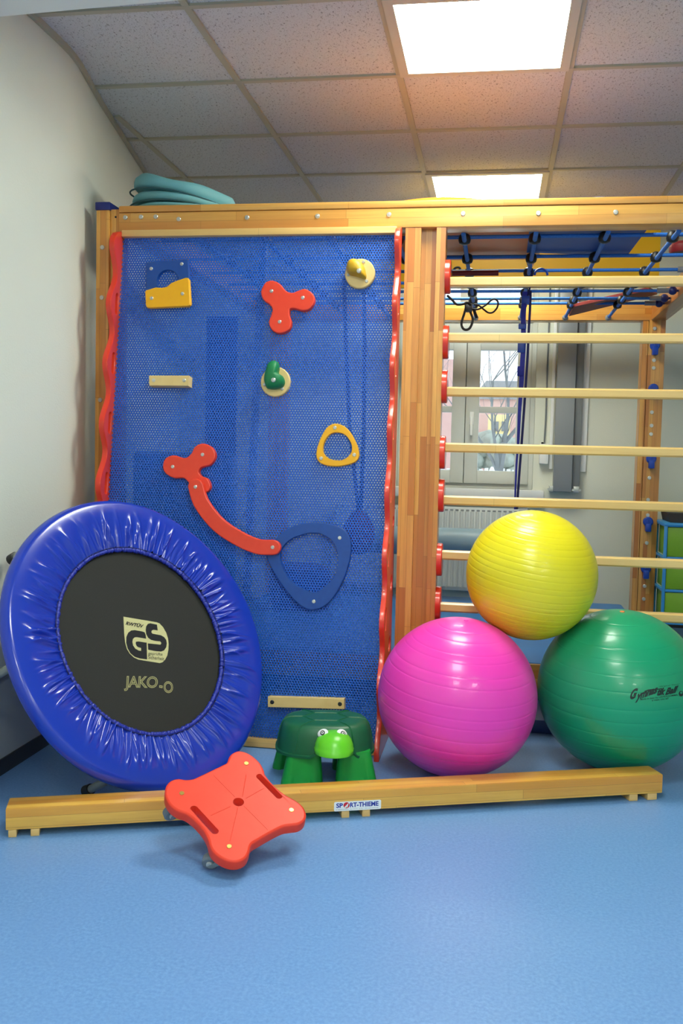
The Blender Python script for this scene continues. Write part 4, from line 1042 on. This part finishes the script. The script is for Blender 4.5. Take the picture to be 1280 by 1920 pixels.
# prints on the jumping mat
def tm(px, py, w): 
    return PP(px, py, TCn+Tn*w, Tn)
to, tk = (190, 1120), 7.53
def tz_(p, w): return tm(to[0]+p[0]/tk, to[1]+p[1]/tk, w)
def tpoly(name, ctrl, m, w, par, sub=5, smooth=True, holes=()):
    o = [V((p[0], p[1])) for p in ctrl]; o = spline(o, sub) if smooth else o
    return MB().prism([tuple(p) for p in o], [list(h) for h in holes], w, lambda u, v, ww: tz_((u, v), ww), base=w-.0004).build(name, m, par)
leaf = [(312, 273), (470, 300), (640, 328), (780, 352), (820, 368), (870, 420), (915, 500), (940, 580), (949, 660), (945, 740), (930, 820), (900, 880), (865, 915), (825, 928), (700, 908), (600, 893), (520, 878), (460, 850), (400, 795), (360, 730), (335, 640), (322, 520), (316, 380)]
gs = tpoly('safety_emblem', leaf, 'cream', -.0032, tp, smooth=False)
Gp = [(610, 492), (560, 478), (470, 462), (420, 468), (378, 500), (352, 560), (350, 640), (370, 720), (410, 790), (470, 840), (540, 862), (645, 876), (640, 640), (520, 622), (487, 628), (484, 655), (500, 690), (525, 705), (560, 715), (560, 755), (530, 752), (480, 725), (448, 680), (438, 630), (445, 590), (470, 565), (500, 562), (632, 584), (625, 530)]
tpoly('letter', Gp, 'ink', -.0028, gs, smooth=False)
Sp = [(785, 385), (690, 366), (655, 375), (632, 410), (625, 460), (632, 520), (660, 570), (700, 600), (760, 615), (830, 622), (846, 645), (835, 668), (800, 664), (655, 650), (660, 740), (760, 758), (840, 766), (885, 750), (915, 705), (924, 650), (915, 600), (885, 560), (840, 535), (760, 520), (720, 512), (705, 490), (715, 465), (740, 458), (795, 468)]
tpoly('letter', Sp, 'ink', -.0028, gs, smooth=False)
def tfn(a, b, c, w=-.0024, o=to, k=tk):
    a, b, c = V(a), V(b), V(c)
    def fn(s, t):
        p = a+(b-a)*s+(c-a)*t; return tm(o[0]+p.x/k, o[1]+p.y/k, w)
    return fn
lettering('lettering', 'RWTÜV', tfn((342, 388), (590, 436), (352, 328)), 'ink', gs, offset=.04, shear=.2)
lettering('lettering', 'geprüfte', tfn((662, 822), (862, 836), (664, 768)), 'ink', gs)
lettering('lettering', 'Sicherheit', tfn((660, 868), (886, 892), (661, 818)), 'ink', gs)
lettering('lettering', 'JAKO', tfn((318, 1322), (790, 1330), (330, 1108), -.003), 'cream', tp, outline=.03, spacing=.93)
lettering('lettering', '-', tfn((815, 1275), (862, 1282), (818, 1240), -.003), 'cream', tp, outline=.03)
lettering('lettering', 'O', tfn((876, 1345), (1010, 1358), (880, 1178), -.003), 'cream', tp, outline=.03)

# ================================================================== TURTLE STEP STOOL
TY = 3.06; tc = PY(609, 1400, TY); 
tt = thing('turtle_stool', (tc.x, TY, 0), 'green plastic turtle step stool with lime head behind the balance beam', 'step stool', rot=(0, 0, R(10)))
zt = PY(600, 1345, TY).z; zr = PY(530, 1398, TY-.04).z      # top plateau and rim heights
sa_, sb_2 = .158, .128
def sup(a, n=2.7): c, s = cos(a), sin(a); return (abs(c)**(2/n)*(1 if c > 0 else -1), abs(s)**(2/n)*(1 if s > 0 else -1))
seg = 96; sm_ = MB(); prof = [(1.0, zr-.006), (1.035, zr-.006), (1.035, zr+.002), (1.0, zr+.004), (.985, zr+.02), (.95, zr+.05), (.92, zt-.024), (.88, zt-.010), (.82, zt-.002), (.70, zt+.002), (.45, zt+.004), (.2, zt+.004), (.02, zt+.004)]
vs = []; fs = []
for s, z in prof:
    for k in range(seg):
        c, s_ = sup(2*pi*k/seg); a = 2*pi*k/seg
        lift = 0
        if z < zr+.03: # arch in the rim above the head
            d = abs((a-3*pi/2-.20+pi) % (2*pi)-pi); lift = .045*max(0, 1-(d/.36)**2) if d < .36 else 0
        vs.append((sa_*s*c, sb_2*s*s_, z+lift*(1 if z < zr+.01 else .6)))
for i in range(len(prof)-1):
    for k in range(seg): fs.append((i*seg+k, i*seg+(k+1) % seg, (i+1)*seg+(k+1) % seg, (i+1)*seg+k))
fs.append(tuple((len(prof)-1)*seg+k for k in range(seg)))
sm_.add(vs, fs); shell = sm_.build('shell', 'shell', tt, sharp=50)
rg_ = MB(); hx = [(.075*cos(R(60*k)), .052*sin(R(60*k))) for k in range(6)]
def drop(x, y):
    q = max(abs(x/sa_), abs(y/sb_2)); r_ = (abs(x/sa_)**2.7+abs(y/sb_2)**2.7)**(1/2.7)
    return np.interp(r_, [0, .7, .82, .88, .92, .95, .985, 1.0], [zt+.0045, zt+.0025, zt-.0015, zt-.0095, zt-.0235, zr+.05, zr+.02, zr+.005])
rp = [(x, y, drop(x, y)) for x, y in spline([V(h) for h in hx], 1)]
def ln_(p, q, n=14): return [(p[0]+(q[0]-p[0])*i/n, p[1]+(q[1]-p[1])*i/n, drop(p[0]+(q[0]-p[0])*i/n, p[1]+(q[1]-p[1])*i/n)) for i in range(n+1)]
for k in range(6):
    rg_.tube(ln_(hx[k], hx[(k+1) % 6]), .0034, 6)
    d = V((cos(R(60*k)), sin(R(60*k)))); e = sup(R(60*k) if k % 3 else R(60*k)); rg_.tube(ln_(hx[k], (sa_*.99*e[0], sb_2*.99*e[1]), 26), .0034, 6)
rg_.build('shell_ridges', 'shell', shell)
def leg(cx, cy, w0, w1, d0, d1, name='leg'):
    """flared leg with two front flutes; wider at the floor"""
    q = MB(); n = 40; vs = []; fs = []
    for j in range(7):
        t = j/6; z = (zr+.012)*(1-t); ww = w0+(w1-w0)*t; dd = d0+(d1-d0)*t
        for k in range(n):
            c, s_ = sup(2*pi*k/n, 4.0); fl = 0
            if s_ < -.7: fl = .010*t*(math.exp(-((c-.38)/.09)**2)+math.exp(-((c+.38)/.09)**2))
            vs.append((cx*(1+.10*t)+ww*c, cy*(1+.10*t)+dd*s_+fl, z))
    for j in range(6):
        for k in range(n): fs.append((j*n+k, j*n+(k+1) % n, (j+1)*n+(k+1) % n, (j+1)*n+k))
    fs += [tuple(range(n)), tuple(6*n+k for k in range(n))]
    return q.add(vs, fs).build(name, 'leggreen', tt, sharp=45)
for sx in (-1, 1):
    leg(.014+sx*.080, -.072, .052, .068, .040, .050); leg(-.012+sx*.092, .076, .046, .062, .038, .046)
hd = MB(); hxc = .028; hy = -sb_2-.030; hz = PY(640, 1424, TY-.21).z; n = 40; vs = []; fs = []; pr_ = [(.97, 0), (1.0, .001), (1.03, .014), (1.0, .017), (.985, .026), (.90, .040), (.74, .052), (.5, .060), (.25, .064), (.02, .065)]
for s, z in pr_:
    for k in range(n): a = 2*pi*k/n; vs.append((hxc+.061*s*cos(a), hy+.060*s*sin(a)+z*.3, hz+z))
for i in range(len(pr_)-1):
    for k in range(n): fs.append((i*n+k, i*n+(k+1) % n, (i+1)*n+(k+1) % n, (i+1)*n+k))
fs.append(tuple((len(pr_)-1)*n+k for k in range(n)))
head = hd.add(vs, fs).build('head', 'lime', tt, sharp=60)
for sx in (-1, 1):
    ec = V((hxc+sx*.030-.006, hy+.012, hz+.058)); en = V((sx*.35, -.72, .55)).normalized()
    q = Matrix.Translation(ec) @ V((0, 0, 1)).rotation_difference(en).to_matrix().to_4x4()
    ey = MB().sphere((0, 0, 0), 1, 20, 12, (.018, .0145, .0075)); ey.v = [tuple(q @ V(p)) for p in ey.v]; eo = ey.build('eye', 'white', head)
    for r0, m_, w_ in ((.0080, 'eyeblack', .0072), (.0045, 'white', .0084), (.0022, 'eyeblack', .0092)):
        p = MB().lathe([(r0, -.002), (r0, 0), (r0*.9, .0004)], 18, q @ Matrix.Translation((0.001, -.001, w_))); p.build('pupil', m_, eo)
